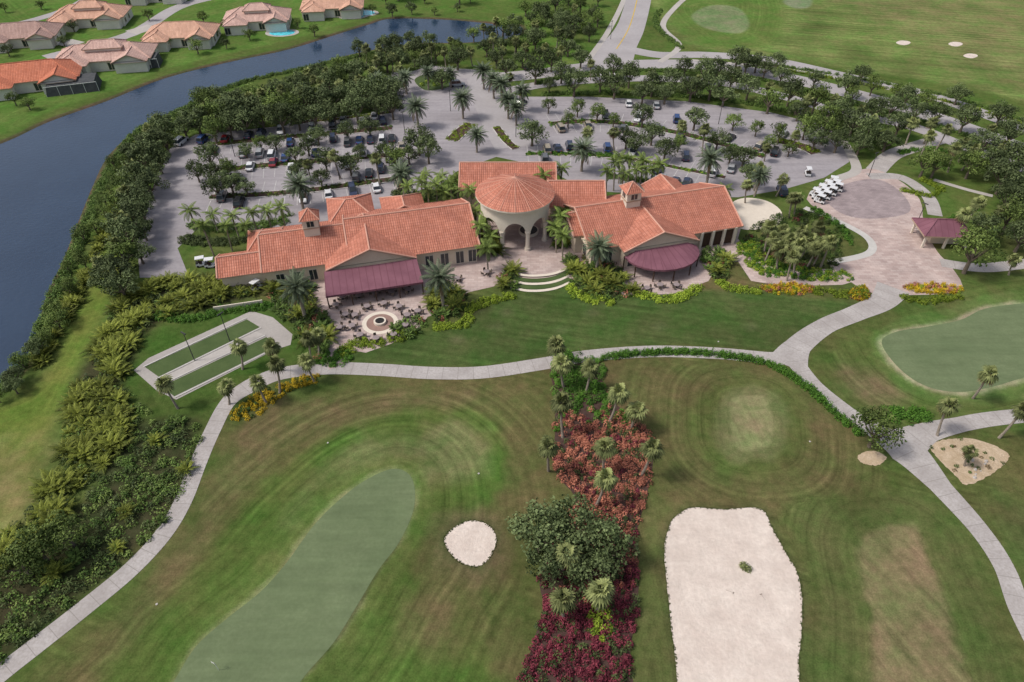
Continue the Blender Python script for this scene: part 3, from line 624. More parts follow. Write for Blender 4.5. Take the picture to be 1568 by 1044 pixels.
for u,v in [(745,335),(750,362),(738,305),(735,345),(728,325),(720,290),(745,380),(858,330),(852,348),(862,360),(842,262),(832,268),(690,280),(668,282),(645,278),(655,290),(680,295),(625,285),(710,290),(985,245),(965,245),(942,248),(1000,258),(290,322),(325,328),(355,330),(385,325),(430,318),(408,322),(345,345),(310,345),(375,345),(865,325),(1010,250),(930,262),(955,265),(860,258),(1110,290),(975,260),(950,240),(990,262),(700,275),(675,270),(650,268)]: queen(u,v,rr(.9,1.12))
arp=SP([(115,600),(150,530),(185,465),(240,432),(385,425),(385,452),(250,485),(205,540),(185,600),(195,660),(140,740),(60,830),(0,880),(-60,930),(-60,880),(30,800),(100,700)],4)
for p in in_poly_points(arp,1.9): put(random.choice(ARECA),'areca_palm',p[0],p[1],0,rr(0,6.28),rr(.55,1.1))
for t in range(40):
    u=rr(60,170); v=560-(u-60)*1.9+rr(-14,14); 
    x,y=G(u,v); put(random.choice(ARECA),'areca_palm',x,y,-.1,rr(0,6.28),rr(.5,.9))
# ---- shrub masses
us=SP([(-60,1050),(-60,930),(60,850),(150,745),(205,660),(190,600),(240,640),(305,650),(298,700),(272,762),(240,815),(180,870),(110,925),(0,1015)],4)
shrubs('understory_shrubs',us,1.05,.8,.9,['dshrub','shrub','oak2'],[.35,.4,.25],52,.14)
for p in in_poly_points(us,4.5): put(random.choice(LOW+ARECA),'areca_palm',p[0],p[1],.2,rr(0,6.28),rr(.5,.8))
shrubs('understory_shrubs',arp,1.5,.9,1.2,['dshrub','shrub'],[.7,.3],40,.16)
shrubs('tree_belt_shrubs',SP([(255,180),(300,165),(440,145),(600,115),(610,160),(450,182),(300,200),(262,222),(235,280),(212,365),(208,420),(160,430),(180,350),(200,260)],4),1.7,1.1,1.1,['dshrub','shrub'],[.4,.6],35,.2)
def grp(pts):
    y=pts[:,1]; r=rng.random(len(pts)); yb=y+rng.normal(size=len(y))*2.
    y1=G(880,640)[1]; y2=G(880,790)[1]; y3=G(880,880)[1]
    return np.where(yb>y1,np.where(r<.75,3,0),np.where(yb>y2,np.where(r<.72,1,np.where(r<.9,4,2)),np.where(yb>y3,np.where(r<.4,1,np.where(r<.8,2,4)),np.where(r<.75,2,4))))
shrubs('colourful_shrub_bed',SP(bed,4),.66,.6,.85,['shrub','coral','crimson','hedge','dshrub'],None,66,.12,groups=grp)
shrubs('lime_shrub',SP([(905,935),(925,925),(935,955),(925,985),(905,975)],3),.6,.55,1.0,['lime'],None,70,.13)
shrubs('hedge',line_pts([(918,551),(960,544),(1040,540),(1110,545),(1180,560),(1230,590),(1275,630),(1318,668)],1.0,9),None,.45,1.1,['hedge'],None,60,.1,jit=.08)
shrubs('yellow_croton_bed',SP([(355,640),(362,625),(400,600),(440,585),(485,572),(492,582),(440,600),(400,632),(368,645)],3),.6,.45,.7,['yellow','shrub'],[.85,.15],60,.11)
for P in [[(1165,440),(1210,434),(1245,440),(1240,450),(1180,450)],[(1380,440),(1420,434),(1470,440),(1465,450),(1400,448)],[(1300,445),(1325,440),(1330,455),(1310,460)]]:
    shrubs('yellow_croton_bed',SP(P,3),.5,.45,.7,['yellow','coral','lime'],[.6,.2,.2],60,.11)
shrubs('lime_hedge',SP([(1130,372),(1165,370),(1190,400),(1240,412),(1300,418),(1300,430),(1220,428),(1165,420),(1135,395)],3),.65,.5,.7,['hedge','lime'],[.6,.4],60,.12)
shrubs('tropical_bed',SP([(1135,362),(1170,340),(1230,320),(1280,345),(1285,385),(1280,412),(1215,408),(1170,392)],3),1.1,.7,.9,['dshrub','shrub','crimson'],[.45,.45,.1],60,.14)
for nm,L,w,mt in [('lime_hedge',[(520,545),(545,528),(590,522),(635,508)],2.2,'lime'),('lime_hedge',[(665,500),(710,498),(725,470),(785,452)],2,'lime'),('lime_hedge',[(870,436),(890,455),(940,462)],2.2,'lime'),('lime_hedge',[(972,448),(1015,460),(1050,452),(1070,436)],2,'lime'),('lime_hedge',[(1098,430),(1120,442),(1165,446)],1.8,'lime'),('lime_hedge',[(1245,445),(1300,452),(1325,445)],2,'lime'),('lime_hedge',[(1380,456),(1420,462),(1470,455)],1.5,'lime'),
  ('hedge',[(238,482),(290,488),(345,475),(420,468)],2.2,'hedge'),('hedge',[(490,548),(520,552),(530,538)],3,'hedge'),('hedge',[(1350,632),(1390,640),(1420,632)],3,'hedge'),('hedge',[(1375,235),(1420,228),(1470,236)],1.5,'hedge'),('hedge',[(1380,290),(1420,300),(1440,290),(1410,275)],1.5,'lime'),('hedge',[(1245,320),(1290,350),(1300,375)],1.5,'hedge'),
  ('hedge',[(1150,95),(1300,118),(1460,150),(1568,185)],1.3,'shrub'),('hedge',[(1010,15),(1005,40),(1045,75)],2,'shrub'),('hedge',[(820,128),(900,112),(1000,108),(1100,112),(1200,130),(1300,158),(1400,182),(1500,215)],2.2,'shrub'),('hedge',[(830,145),(950,143),(1080,150),(1180,165),(1270,190),(1305,215)],2.4,'shrub'),
  ('hedge',[(810,236),(900,236),(960,242)],1.5,'hedge'),('hedge',[(275,365),(330,372),(400,365)],3,'dshrub'),('hedge',[(290,345),(350,350),(430,340),(440,330)],3,'shrub'),('hedge',[(600,300),(650,300),(715,300)],4,'dshrub'),('hedge',[(930,270),(1000,278),(1050,285)],2.,'shrub'),('shore_reeds',[(0,600),(60,515),(85,450),(110,400),(140,325),(160,278),(205,208),(250,182)],2.5,'shrub'),('shore_reeds',[(250,182),(300,157),(370,127),(470,104),(600,74)],2,'shrub'),
  ('hedge',[(1360,225),(1330,215),(1310,200)],2,'shrub'),('hedge',[(1440,345),(1480,325),(1500,320)],1.2,'hedge'),('hedge',[(1160,100),(1300,125),(1460,158),(1568,192)],1.2,'lime')]:
    shrubs(nm,line_pts(L,w,3.2),None,.55,.75,[mt],None,50,.13)
for P in [[(865,400),(905,395),(920,430),(900,450),(880,440)],[(690,440),(720,460),(715,480),(670,490),(655,470)],[(415,425),(480,435),(480,475),(430,490),(415,455)],[(1075,385),(1110,385),(1115,425),(1090,425)],[(925,400),(955,415),(950,440),(925,440)],[(730,350),(760,370),(765,390),(735,385)],[(840,345),(875,350),(870,378),(845,375)],[(765,420),(790,415),(795,440),(770,440)],[(440,475),(500,480),(498,548),(480,545)],[(600,500),(645,485),(650,505),(610,520)],[(900,425),(960,430),(965,455),(905,458)]]:
    shrubs('tropical_bed',SP(P,3),.95,.65,1.0,['dshrub','shrub','coral'],[.45,.47,.08],55,.14)
    for p in in_poly_points(SP(P,3),2.1): put(random.choice(LOW+[ARECA[0]]),'cycad',p[0],p[1],.3,rr(0,6.28),rr(.7,1.1))
shrubs('bunker_grass_tuft',np.array([G(1140,868)]*3)+rng.normal(size=(3,2))*.3,None,.55,.7,['sabal','tuft'],[.5,.5],150,.09)
for P,h_ in [(BUNK1,.16),(BUNK2,.15)]:
    L=SP(P,6); L=np.vstack([L,L[:1]]); shrubs('bunker_grass_lip',along(L,.3,26),None,.1,h_,['tuft'],None,14,.045)
for P in [[(1425,688),(1440,675),(1490,672),(1538,690),(1543,705),(1515,727),(1480,742),(1460,725)]]:
    shrubs('bed_ground_cover',in_poly_points(SP(P,4),2.),None,.35,.4,['shrub','dead'],[.7,.3],40,.09)
# ================================================================ LOT ISLANDS / MARKINGS
def island(pxs,w,sh_mat='shrub',ends=True):
    L=smooth(PG(pxs),False,6); a,b_=ribbon_pts(L,w); P=np.concatenate([a,b_[::-1]])
    sheet('kerbed_island',P,.14,'kerb',0.0,'kerb')
    a,b_=ribbon_pts(L,w-.5); P2=np.concatenate([a,b_[::-1]])
    sheet('island_mulch',P2,.15,'mulch')
    shrubs('island_shrubs',in_poly_points(P2,.8),None,.5,.55,[sh_mat,'lime'],[.8,.2],40,.13)
    return L
lines=Q()
def stalls(L,off,length=5,step=2.7,z=.03):
    s=np.concatenate([[0],np.cumsum(np.linalg.norm(np.diff(L,axis=0),axis=1))]); d=np.gradient(L,axis=0); d/=np.linalg.norm(d,axis=1,keepdims=True)
    res=[]
    for t in np.arange(.5,s[-1],step):
        p=np.array([np.interp(t,s,L[:,0]),np.interp(t,s,L[:,1])]); dd=np.array([np.interp(t,s,d[:,0]),np.interp(t,s,d[:,1])]); nn=np.array([-dd[1],dd[0]])*math.copysign(1,off)
        a=p+nn*abs(off); b_=a+nn*length; h=dd*.06
        lines.add([[(*(a-h),z),(*(b_-h),z),(*(b_+h),z),(*(a+h),z)]]); res.append((p+dd*step/2+nn*(abs(off)+length*.5),math.atan2(nn[1],nn[0])))
    return res
rows=[]
for pxs,w_ in [([(318,222),(400,214),(500,205),(600,196)],3),([(330,262),(420,252),(520,244),(620,236)],3),([(322,302),(400,298),(470,292),(560,280),(620,272)],2.6)]:
    L=island(pxs,w_); rows+=stalls(L,w_/2); rows+=stalls(L,-w_/2)
for pxs,w_ in [([(842,190),(900,186),(960,190),(1040,204),(1110,222),(1170,240)],3),([(805,236),(880,236),(960,243),(1040,258),(1110,272)],2)]:
    L=island(pxs,w_,'hedge'); rows+=stalls(L,w_/2); rows+=stalls(L,-w_/2)
for pxs,w_ in [([(692,215),(708,200),(722,190)],4),([(1190,215),(1230,225),(1250,235)],4),([(760,195),(775,215),(790,228)],2.5),([(460,188),(520,182),(600,172)],2)]:
    island(pxs,w_,'lime')
sheet('roundabout_island',SP([(635,122),(660,112),(690,116),(698,126),(680,136),(650,138)],5),.14,'court',0,'kerb')
shrubs('roundabout_shrubs',SP([(640,124),(662,116),(688,120),(690,128),(655,134)],4),1.2,.7,.8,['shrub','lime'],[.7,.3],50,.15)
link(bpy.data.objects.new('parking_stall_markings',lines.mesh('stall_lines',['worn'])))
ribbon('road_marking',[(982,-30),(966,35),(944,75)],.35,.05,'yline')
cr=Q()
for k in range(6):
    x,y=G(905+k*7,112); cr.box(x-.3,x+.3,y-2,y+2,.05,.054,0)
link(bpy.data.objects.new('crosswalk_marking',cr.mesh('crosswalk',['worn'])))
# ================================================================ VEHICLES
def car_mesh(name,paint,suv=False):
    q=Q(); L=4.7 if not suv else 4.9; hz=.72 if not suv else .85; top=1.42 if not suv else 1.75
    S=[(-L/2,.72,.4,.62),(-L/2+.15,.85,.28,hz+.05),(-L/2+.7,.92,.24,hz+.14),(-.9,.93,.22,hz+.16),(.75,.93,.22,hz+.14),(L/2-.9,.9,.24,hz+.02),(L/2-.2,.82,.28,hz-.12),(L/2,.66,.38,hz-.25)]
    if suv: S[0]=(-L/2,.8,.4,hz+.05)
    for a,b in zip(S[:-1],S[1:]):
        def sec(s): x,w,z0,z1=s; return [(x,-w,z0),(x,-w,(z0+z1)/2+.08),(x,-w+.1,z1),(x,w-.1,z1),(x,w,(z0+z1)/2+.08),(x,w,z0)]
        A,B=sec(a),sec(b)
        q.add([[A[i],B[i],B[i+1],A[i+1]] for i in range(5)],0)
    for s,sg in ((S[0],-1),(S[-1],1)):
        x,w,z0,z1=s; q.add([[(x,-w,z0),(x,w,z0),(x,w-.1,z1),(x,-w+.1,z1)]],0)
    xb0,xb1=(-L/2+.55,1.25) if not suv else (-L/2+.15,1.3); xt0,xt1=(-1.25,.35) if not suv else (-L/2+.45,.5)
    z0=hz+.1; A=[(xb0,-.8,z0),(xb1,-.8,z0),(xb1,.8,z0),(xb0,.8,z0)]; B=[(xt0,-.62,top),(xt1,-.62,top),(xt1,.62,top),(xt0,.62,top)]
    q.add([[A[i],A[(i+1)%4],B[(i+1)%4],B[i]] for i in range(4)],1)
    q.box(xt0-.05,xt1+.05,-.66,.66,top-.02,top+.04,0,.06)
    for x in (-.35,): 
        for y in (-.8,.8): q.add([[(x-.04,y*.99,z0),(x+.04,y*.99,z0),(x+.04,y*.79,top),(x-.04,y*.79,top)]],0)
    for x in (-1.45,1.45):
        for y in (-.83,.83): q.cyl((x,y,.33),.33,-.11,.11,2,14,axis='y')
    for y in (-.6,.6):
        q.box(L/2-.18,L/2-.02,y-.18,y+.18,.5,.6,3); q.box(-L/2-.01,-L/2+.1,y-.16,y+.16,.6,.72,4)
    return q.mesh(name,[paint,'glass','rubber','white','tail'])
M['tail']=mat_paint('tail_light',(.3,.01,.01))
pc={'white':(.75,.75,.76),'silver':(.4,.41,.43),'grey':(.12,.125,.13),'black':(.02,.02,.022),'blue':(.03,.07,.2),'red':(.25,.02,.025),'navy':(.03,.04,.08),'tan':(.35,.3,.23)}
for k,c in pc.items(): M['p_'+k]=mat_paint('car_paint_'+k,c)
CARS={k:[car_mesh('car_'+k,'p_'+k),car_mesh('suv_'+k,'p_'+k,True)] for k in pc}
carpos=[]
def car(u,v,head,colr,i=None):
    x,y=G(u,v,.7)
    if any((x-c[0])**2+(y-c[1])**2<6 for c in carpos): return
    carpos.append((x,y)); put(CARS[colr][random.randint(0,1) if i is None else i],'parked_car',x,y,.02,math.radians(head),1)
for u,v,h_,c in [(277,215,80,'white'),(311,212,85,'blue'),(345,211,95,'red'),(360,209,95,'red'),(380,205,95,'navy'),(400,203,95,'navy'),(412,200,95,'grey'),(398,233,98,'silver'),(416,236,98,'white'),(383,253,98,'white'),(418,247,98,'red'),(372,233,98,'silver'),(532,216,98,'grey'),(550,213,98,'blue'),(567,212,98,'navy'),(585,212,98,'white'),(573,176,98,'white'),(556,232,98,'silver'),(565,263,98,'black'),(583,256,98,'navy'),(545,270,98,'grey'),(358,270,98,'black'),(340,299,98,'grey'),(436,240,98,'blue'),(525,182,98,'silver'),(600,210,98,'black'),
  (838,227,95,'tan'),(854,225,95,'navy'),(872,222,92,'navy'),(889,222,92,'white'),(963,157,85,'white'),(1050,238,80,'navy'),(1015,274,70,'silver'),(1034,276,70,'navy'),(1052,277,70,'navy'),(1068,280,70,'red'),(1198,291,85,'navy'),(1187,231,65,'black'),(1155,262,70,'navy'),(1262,200,50,'black'),(1036,181,80,'blue'),(1120,256,70,'silver'),(798,156,60,'grey'),(805,101,100,'black'),(1000,276,70,'white'),(930,225,88,'blue'),(1085,224,75,'grey'),(1200,203,60,'silver'),(1240,196,50,'black'),(1092,262,70,'white'),(700,128,10,'silver'),(1005,160,85,'silver')]:
    car(u,v,h_,c)
for p,a in rows:
    if random.random()<.28 and all((p[0]-c[0])**2+(p[1]-c[1])**2>11 for c in carpos):
        carpos.append(tuple(p)); put(CARS[random.choice(['white','silver','navy','grey','black','white','blue','tan'])][random.randint(0,1)],'parked_car',p[0],p[1],.02,a+(math.pi if random.random()<.6 else 0),1)
cq=Q()
cq.box(-1.15,1.15,-.58,.58,.25,.5,0,.04); cq.box(.5,1.2,-.55,.55,.5,.85,0,.12); cq.box(-1.15,-.35,-.55,.55,.5,.78,0,.05)
cq.box(-.4,.1,-.52,.52,.72,.85,1,.03); cq.box(-.5,-.38,-.52,.52,.85,1.25,1,.02); cq.box(-1.1,-.6,-.5,.5,.78,.95,2,.04)
cq.box(-1.0,.75,-.6,.6,1.85,1.93,0,.05)
for x0,x1 in ((-.95,-.85),(.85,.62)):
    for y in (-.52,.52): cq.tube([(x0,y,.7),(x1,y,1.87)],[.03,.03],3,6)
cq.tube([(.55,-.25,.8),(.25,-.25,1.1)],[.02,.02],3,5); cq.cyl((.25,-.25,1.08),.17,0,.03,3,10)
for x in (-.8,.8):
    for y in (-.5,.5): cq.cyl((x,y,.23),.23,-.09,.09,2,12,axis='y')
CART=cq.mesh('golf_cart_mesh',['p_white','timber','rubber','metal'])
for i in range(3):
    for j in range(4):
        u=1249+j*9.+i*3.5; v=294-j*6.+i*5
        x,y=G(u,v,1); put(CART,'golf_cart',x,y,.04,math.radians(150+rr(-9,9)),1.)
for u,v,h_ in [(308,400,20),(322,402,10),(392,436,60),(1238,262,80)]:
    x,y=G(u,v,1); put(CART,'golf_cart',x,y,.04,math.radians(h_),1)
# ================================================================ BUILDINGS
class Bld:
    def __init__(s,name,ox,oy,deg,cx=None,cy=None):
        s.name=name; s.o=(ox,oy); s.a=math.radians(deg); s.c=(ox if cx is None else cx, oy if cy is None else cy)
        s.parts={}
        s.e=link(bpy.data.objects.new(name,None)); s.e.location=(s.c[0],s.c[1],0); s.e.empty_display_size=.5
    def W(s,p): return (s.o[0]+p[0]*math.cos(s.a)-p[1]*math.sin(s.a)-s.c[0], s.o[1]+p[0]*math.sin(s.a)+p[1]*math.cos(s.a)-s.c[1], p[2])
    def f(s,part,mat,pts):
        P=s.parts.setdefault(part,[mat,[],[]]); n=len(P[1]); P[1]+= [s.W(p) for p in pts]; P[2].append(tuple(range(n,n+len(pts))))
    def box(s,part,mat,x0,x1,y0,y1,z0,z1,tp=0):
        a=[(x0,y0,z0),(x1,y0,z0),(x1,y1,z0),(x0,y1,z0)]; b=[(x0+tp,y0+tp,z1),(x1-tp,y0+tp,z1),(x1-tp,y1-tp,z1),(x0+tp,y1-tp,z1)]
        s.f(part,mat,b)
        for i in range(4): s.f(part,mat,[a[i],a[(i+1)%4],b[(i+1)%4],b[i]])
    def bar(s,part,mat,p,q,r=.16):
        p,q=Vector(p),Vector(q); d=(q-p).normalized(); a=d.cross(Vector((0,0,1))).normalized()*r; u=Vector((0,0,r*.9))
        R=[(p-a,q-a),(p-a*.6+u,q-a*.6+u),(p+a*.6+u,q+a*.6+u),(p+a,q+a)]
        for i in range(3): s.f(part,mat,[tuple(R[i][0]),tuple(R[i][1]),tuple(R[i+1][1]),tuple(R[i+1][0])])
        s.f(part,mat,[tuple(x[0]) for x in R]); s.f(part,mat,[tuple(x[1]) for x in R][::-1])
    def roof(s,s0,s1,d0,d1,ez,rise,axis='s',h0=0,h1=0,ov=.6,mat='roof',walls=True,wmat='wall',part='roof',rmat='ridge'):
        if axis=='s': T=lambda a,b,z:(a,b,z); a0,a1,b0,b1=s0,s1,d0,d1
        else: T=lambda a,b,z:(b,a,z); a0,a1,b0,b1=d0,d1,s0,s1
        if walls: s.box('walls',wmat,s0+ov,s1-ov,d0+ov,d1-ov,-.1,ez-.05)
        m=(b0+b1)/2; A,B,C,D=T(a0,b0,ez),T(a1,b0,ez),T(a1,b1,ez),T(a0,b1,ez); R0,R1=T(a0+h0,m,ez+rise),T(a1-h1,m,ez+rise)
        def F(p,mt,pts): s.f(p,mt,pts if axis=='s' else pts[::-1])
        F(part,mat,[A,B,R1,R0]); F(part,mat,[C,D,R0,R1])
        sl=rise/((b1-b0)/2)
        if h1>0: F(part,mat,[B,C,R1])
        else: F('gable_walls',wmat,[T(a1-ov,b0+ov,ez+sl*ov-.12),T(a1-ov,b1-ov,ez+sl*ov-.12),T(a1-ov,m,ez+rise-.12)])
        if h0>0: F(part,mat,[D,A,R0])
        else: F('gable_walls',wmat,[T(a0+ov,b1-ov,ez+sl*ov-.12),T(a0+ov,b0+ov,ez+sl*ov-.12),T(a0+ov,m,ez+rise-.12)])
        dn=lambda p:(p[0],p[1],p[2]-.28)
        E=[(A,B),(C,D)]+([(B,C)] if h1>0 else [(B,R1),(R1,C)])+([(D,A)] if h0>0 else [(D,R0),(R0,A)])
        for p,q in E: F('fascia','trim',[dn(p),dn(q),q,p])
        F('soffit','wall',[dn(D),dn(C),dn(B),dn(A)])
        s.bar(part+'_ridge',rmat,R0,R1)
        for h,R,p,q in ((h0,R0,A,D),(h1,R1,B,C)):
            s.bar(part+'_ridge',rmat,p,R); s.bar(part+'_ridge',rmat,q,R)
    def window(s,x,y,z0,w,h,ax='s',sgn=-1,arch=False):
        def T(a,o,z): return (a,y+sgn*o,z) if ax=='s' else (x+sgn*o,a,z)
        c=x if ax=='s' else y
        def fr(a0,a1,z0_,z1_,o,mt,part):
            pts=[T(a0,o,z0_),T(a1,o,z0_),T(a1,o,z1_),T(a0,o,z1_)]; s.f(part,mt,pts if sgn<0 else pts[::-1])
            for (p,q) in ((0,1),(1,2),(2,3),(3,0)):
                aa,bb=pts[p],pts[q]; k=[(aa[0],aa[1]-sgn*o,aa[2]),(bb[0],bb[1]-sgn*o,bb[2])] if ax=='s' else [(aa[0]-sgn*o,aa[1],aa[2]),(bb[0]-sgn*o,bb[1],bb[2])]
                s.f(part,mt,[aa,bb,k[1],k[0]])
        fr(c-w/2-.15,c+w/2+.15,z0-.15,z0+h+.15,.06,'stone','window_frames'); fr(c-w/2,c+w/2,z0,z0+h,.09,'glass','window_glass')
        fr(c-.04,c+.04,z0,z0+h,.12,'stone','mullions')
    def done(s):
        for k,(mt,v,f) in s.parts.items():
            me=pymesh(k,v,f,[mt],uv=True); o=link(bpy.data.objects.new(k,me)); o.parent=s.e
def tower(B,x,y,z0,ez,w=3.2):
    h=w/2
    B.box('tower','stone',x-h,x+h,y-h,y+h,z0,ez-.01)
    B.box('tower_cornice','trim',x-h-.15,x+h+.15,y-h-.15,y+h+.15,ez-1.95,ez-1.75)
    B.window(x,y-h,ez-1.5,1.3,1.1,'s',-1); B.window(x-h,y,ez-1.5,1.3,1.1,'d',-1); B.window(x+h,y,ez-1.5,1.3,1.1,'d',1)
    o=h+.45; A=[(x-o,y-o,ez),(x+o,y-o,ez),(x+o,y+o,ez),(x-o,y+o,ez)]
    for i in range(4): B.f('tower_roof','roof',[A[i],A[(i+1)%4],(x,y,ez+1.7)]); B.bar('tower_roof_ridge','ridge',A[i],(x,y,ez+1.7),.12)
    B.f('tower_soffit','trim',[(p[0],p[1],ez-.005) for p in A[::-1]])
# --- west wing
B=Bld('clubhouse_west_wing',-45.9,102,14.5,-26,115)
B.roof(16,41,0,19,4,4.1)
B.roof(0,20,1.2,17,3.9,3.4,h0=0)
B.roof(-8,1.5,2.2,10.5,3.4,1.9,h0=0)
B.roof(-3,4,9,17.5,3.6,2.0,h0=3)
B.roof(11.5,28.5,-1.2,12,4.02,3.3,axis='d')
B.roof(13,22.5,14,25,4.6,2.2,h0=4.0,h1=4.0)
B.roof(24,33,15,23,4.3,1.9,axis='d',h1=3.8)
tower(B,10,8.8,5,10.1,2.9)
for x in (31,34,37,39.5): B.window(x,.6,.3,1.5,2.6)
for x in (3,6,9): B.window(x,1.8,.5,1.4,2.2)
for x in (14,17,20,23,26): B.window(x,-.6,.2,2.2,2.9)
for y in (4,8,12): B.window(40.4,y,.4,1.5,2.4,'d',1)
aw=[(11.2,-1.3,3.95),(28.4,-1.3,3.95),(28.6,-7.6,2.9),(11.0,-7.6,2.9)]
B.f('awning','awn',[aw[3],aw[2],aw[1],aw[0]]); B.f('awning','awn',[aw[3],(aw[3][0],aw[3][1],2.5),(aw[2][0],aw[2][1],2.5),aw[2]])
B.f('awning','awn',[aw[0],(aw[0][0],aw[0][1],3.5),(aw[3][0],aw[3][1],2.5),aw[3]]); B.f('awning','awn',[aw[2],(aw[2][0],aw[2][1],2.5),(aw[1][0],aw[1][1],3.5),aw[1]])
for x in (11.2,15.5,19.8,24.1,28.4): B.box('awning_posts','timber',x-.1,x+.1,-7.55,-7.35,0,2.85)
B.box('terrace_wall','stone',-9,-.5,-3.2,-3,0,1.0)
B.done()
# --- east wing
B=Bld('clubhouse_east_wing',15,110.5,15.6,30,120)
B.roof(0,33,0,19,4,4.1)
B.roof(6,22,-2.4,12,4.02,3.2,axis='d')
B.roof(-1.5,11,5,15,4.3,2.4,axis='s')
B.roof(20,29,12,21.5,3.95,2.0,axis='d')
tower(B,11.8,9.2,5,10.6,3.0)
for x in (2,4.2): B.window(x,.6,.3,1.5,2.6)
for x in (8.5,11.2,14,16.8,19.5): B.window(x,-1.8,.2,2.2,2.9)
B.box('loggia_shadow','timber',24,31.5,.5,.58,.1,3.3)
for x in (24,26.5,29,31.5): B.box('loggia_columns','stone',x-.25,x+.25,-.1,.4,0,3.95)
for y in (4,8,12,15): B.window(32.4,y,.4,1.5,2.4,'d',1); B.window(.6,y,.4,1.5,2.4,'d',-1)
pc_=(14,-2.3); N_=12; pv=None
for k in range(N_+1):
    a=math.pi+math.pi*k/N_; p=(pc_[0]+7.6*math.cos(a),pc_[1]+6.4*math.sin(a),2.9)
    t=(pc_[0]+5.5*math.cos(a),pc_[1]-.1,3.95)
    if pv: B.f('awning','awn',[pv[0],p,t,pv[1]]); B.f('awning','awn',[(pv[0][0],pv[0][1],2.5),(p[0],p[1],2.5),p,pv[0]])
    if k%2==0: B.box('awning_posts','timber',p[0]-.09,p[0]+.09,p[1]+.1,p[1]+.28,0,2.85)
    pv=(p,t)
B.done()
# --- rotunda
B=Bld('clubhouse_rotunda',0.6,123,0)
B.roof(-12,9,9,21,5.4,3.3,h0=0,h1=0)
B.roof(7,19,2,14,5,3.0,axis='s')
R=8.0; ez=9.7; n_=32
for k in range(n_):
    a,b_=2*math.pi*k/n_,2*math.pi*(k+1)/n_
    A_=(R*math.cos(a),R*math.sin(a),ez); B_=(R*math.cos(b_),R*math.sin(b_),ez)
    B.f('conical_roof','roof',[A_,B_,(0,0,ez+3.3)])
    B.f('cornice','stone',[(A_[0],A_[1],ez-.3),(B_[0],B_[1],ez-.3),B_,A_]); B.f('cornice','stone',[(A_[0]*.88,A_[1]*.88,ez-.55),(B_[0]*.88,B_[1]*.88,ez-.55),(B_[0],B_[1],ez-.3),(A_[0],A_[1],ez-.3)])
    if k%2==0: B.bar('conical_roof_ridge','ridge',A_,(0,0,ez+3.3),.06)
nb=8; ro,ri=7.0,6.3
for k in range(nb):
    a0=2*math.pi*(k+.5)/nb; m_=12
    for j in range(m_):
        t0,t1=j/m_,(j+1)/m_; g0,g1=a0+2*math.pi/nb*t0,a0+2*math.pi/nb*t1
        def arch(t):
            x=(t-.5)/.38
            return 4.4+2.2*math.sqrt(max(0,1-x*x)) if abs(x)<1 else 4.4
        if t1<=.125 or t0>=.875: z0,z1=4.4,4.4
        else: z0,z1=arch(t0),arch(t1)
        for r_,fl in ((ro,0),(ri,1)):
            p=[(r_*math.cos(g0),r_*math.sin(g0),z0),(r_*math.cos(g1),r_*math.sin(g1),z1),(r_*math.cos(g1),r_*math.sin(g1),9.3),(r_*math.cos(g0),r_*math.sin(g0),9.3)]
            B.f('drum_wall','stone',p[::-1] if fl else p)
        B.f('drum_wall','stone',[(ro*math.cos(g0),ro*math.sin(g0),z0),(ri*math.cos(g0),ri*math.sin(g0),z0),(ri*math.cos(g1),ri*math.sin(g1),z1),(ro*math.cos(g1),ro*math.sin(g1),z1)])
    cx_,cy_=(ro+ri)/2*math.cos(a0),(ro+ri)/2*math.sin(a0)
    for z0,z1,r_ in ((0,.6,.62),(.6,4.0,.42),(4.0,4.4,.6)):
        P=[(cx_+r_*math.cos(i*math.pi/6),cy_+r_*math.sin(i*math.pi/6)) for i in range(12)]
        for i in range(12): j=(i+1)%12; B.f('columns','stone',[(*P[i],z0),(*P[j],z0),(*P[j],z1),(*P[i],z1)])
        B.f('columns','stone',[(*p,z1) for p in P])
B.done()
fq_=Q(); fq_.cyl((0,0,0),2.1,0,.6,0,24); fq_.cyl((0,0,0),1.85,.6,.62,1,24); fq_.cyl((0,0,0),.5,.6,1.5,0,12,.25); fq_.cyl((0,0,0),.8,1.5,1.7,0,16)
put(fq_.mesh('fountain_mesh',['stone','metal']),'fountain',3.5,123.5,.03)
# --- cart pavilion
x_,y_=G(1443,350,3); B=Bld('cart_pavilion',x_-5,y_-3,-4,x_,y_)
B.roof(0,10,0,7,3.1,2.0,h0=3,h1=3,mat='awn',walls=False,rmat='awn')
for x in (.8,5,9.2):
    for y in (.7,6.3): B.box('posts','stone',x-.2,x+.2,y-.2,y+.2,0,3)
B.box('back_room','wall',3,9,2.5,6,0,2.8); B.done()
# --- houses
def house(u,v,w,d,rot,mat,seed):
    w*=1.18; d*=1.12
    r=random.Random(seed); x,y=G(u,v,4.5); B=Bld('suburban_house',x,y,rot); kw=dict(mat=mat,wmat='hwall',rmat=mat)
    hw,hd=w/2,d/2
    B.roof(-hw,hw,-hd*.7,hd,3.3,hd*.38,h0=hd*.8,h1=hd*.8,**kw)
    B.roof(-hw+1,-hw+1+w*.36,-hd-1.5,hd*.3,3.4,w*.07,axis='d',h0=w*.17,**kw)
    B.roof(hw-w*.38,hw-.6,-hd-.5,hd*.2,3.35,w*.075,axis='d',h0=0,**kw)
    if r.random()<.6: B.roof(-w*.18,w*.22,-hd*.3,hd*.6,6.0,1.6,h0=2.6,h1=2.6,**kw)
    for k in range(4):
        B.window(-hw+2.4+k*(w-5)/3.3,(-hd-.9 if k==0 else -hd*.7+.6),.4,1.8,2.1)
    for k in (-.3,.3): B.window(hw-.6,hd*k,.8,1.4,1.4,'d',1)
    B.done()
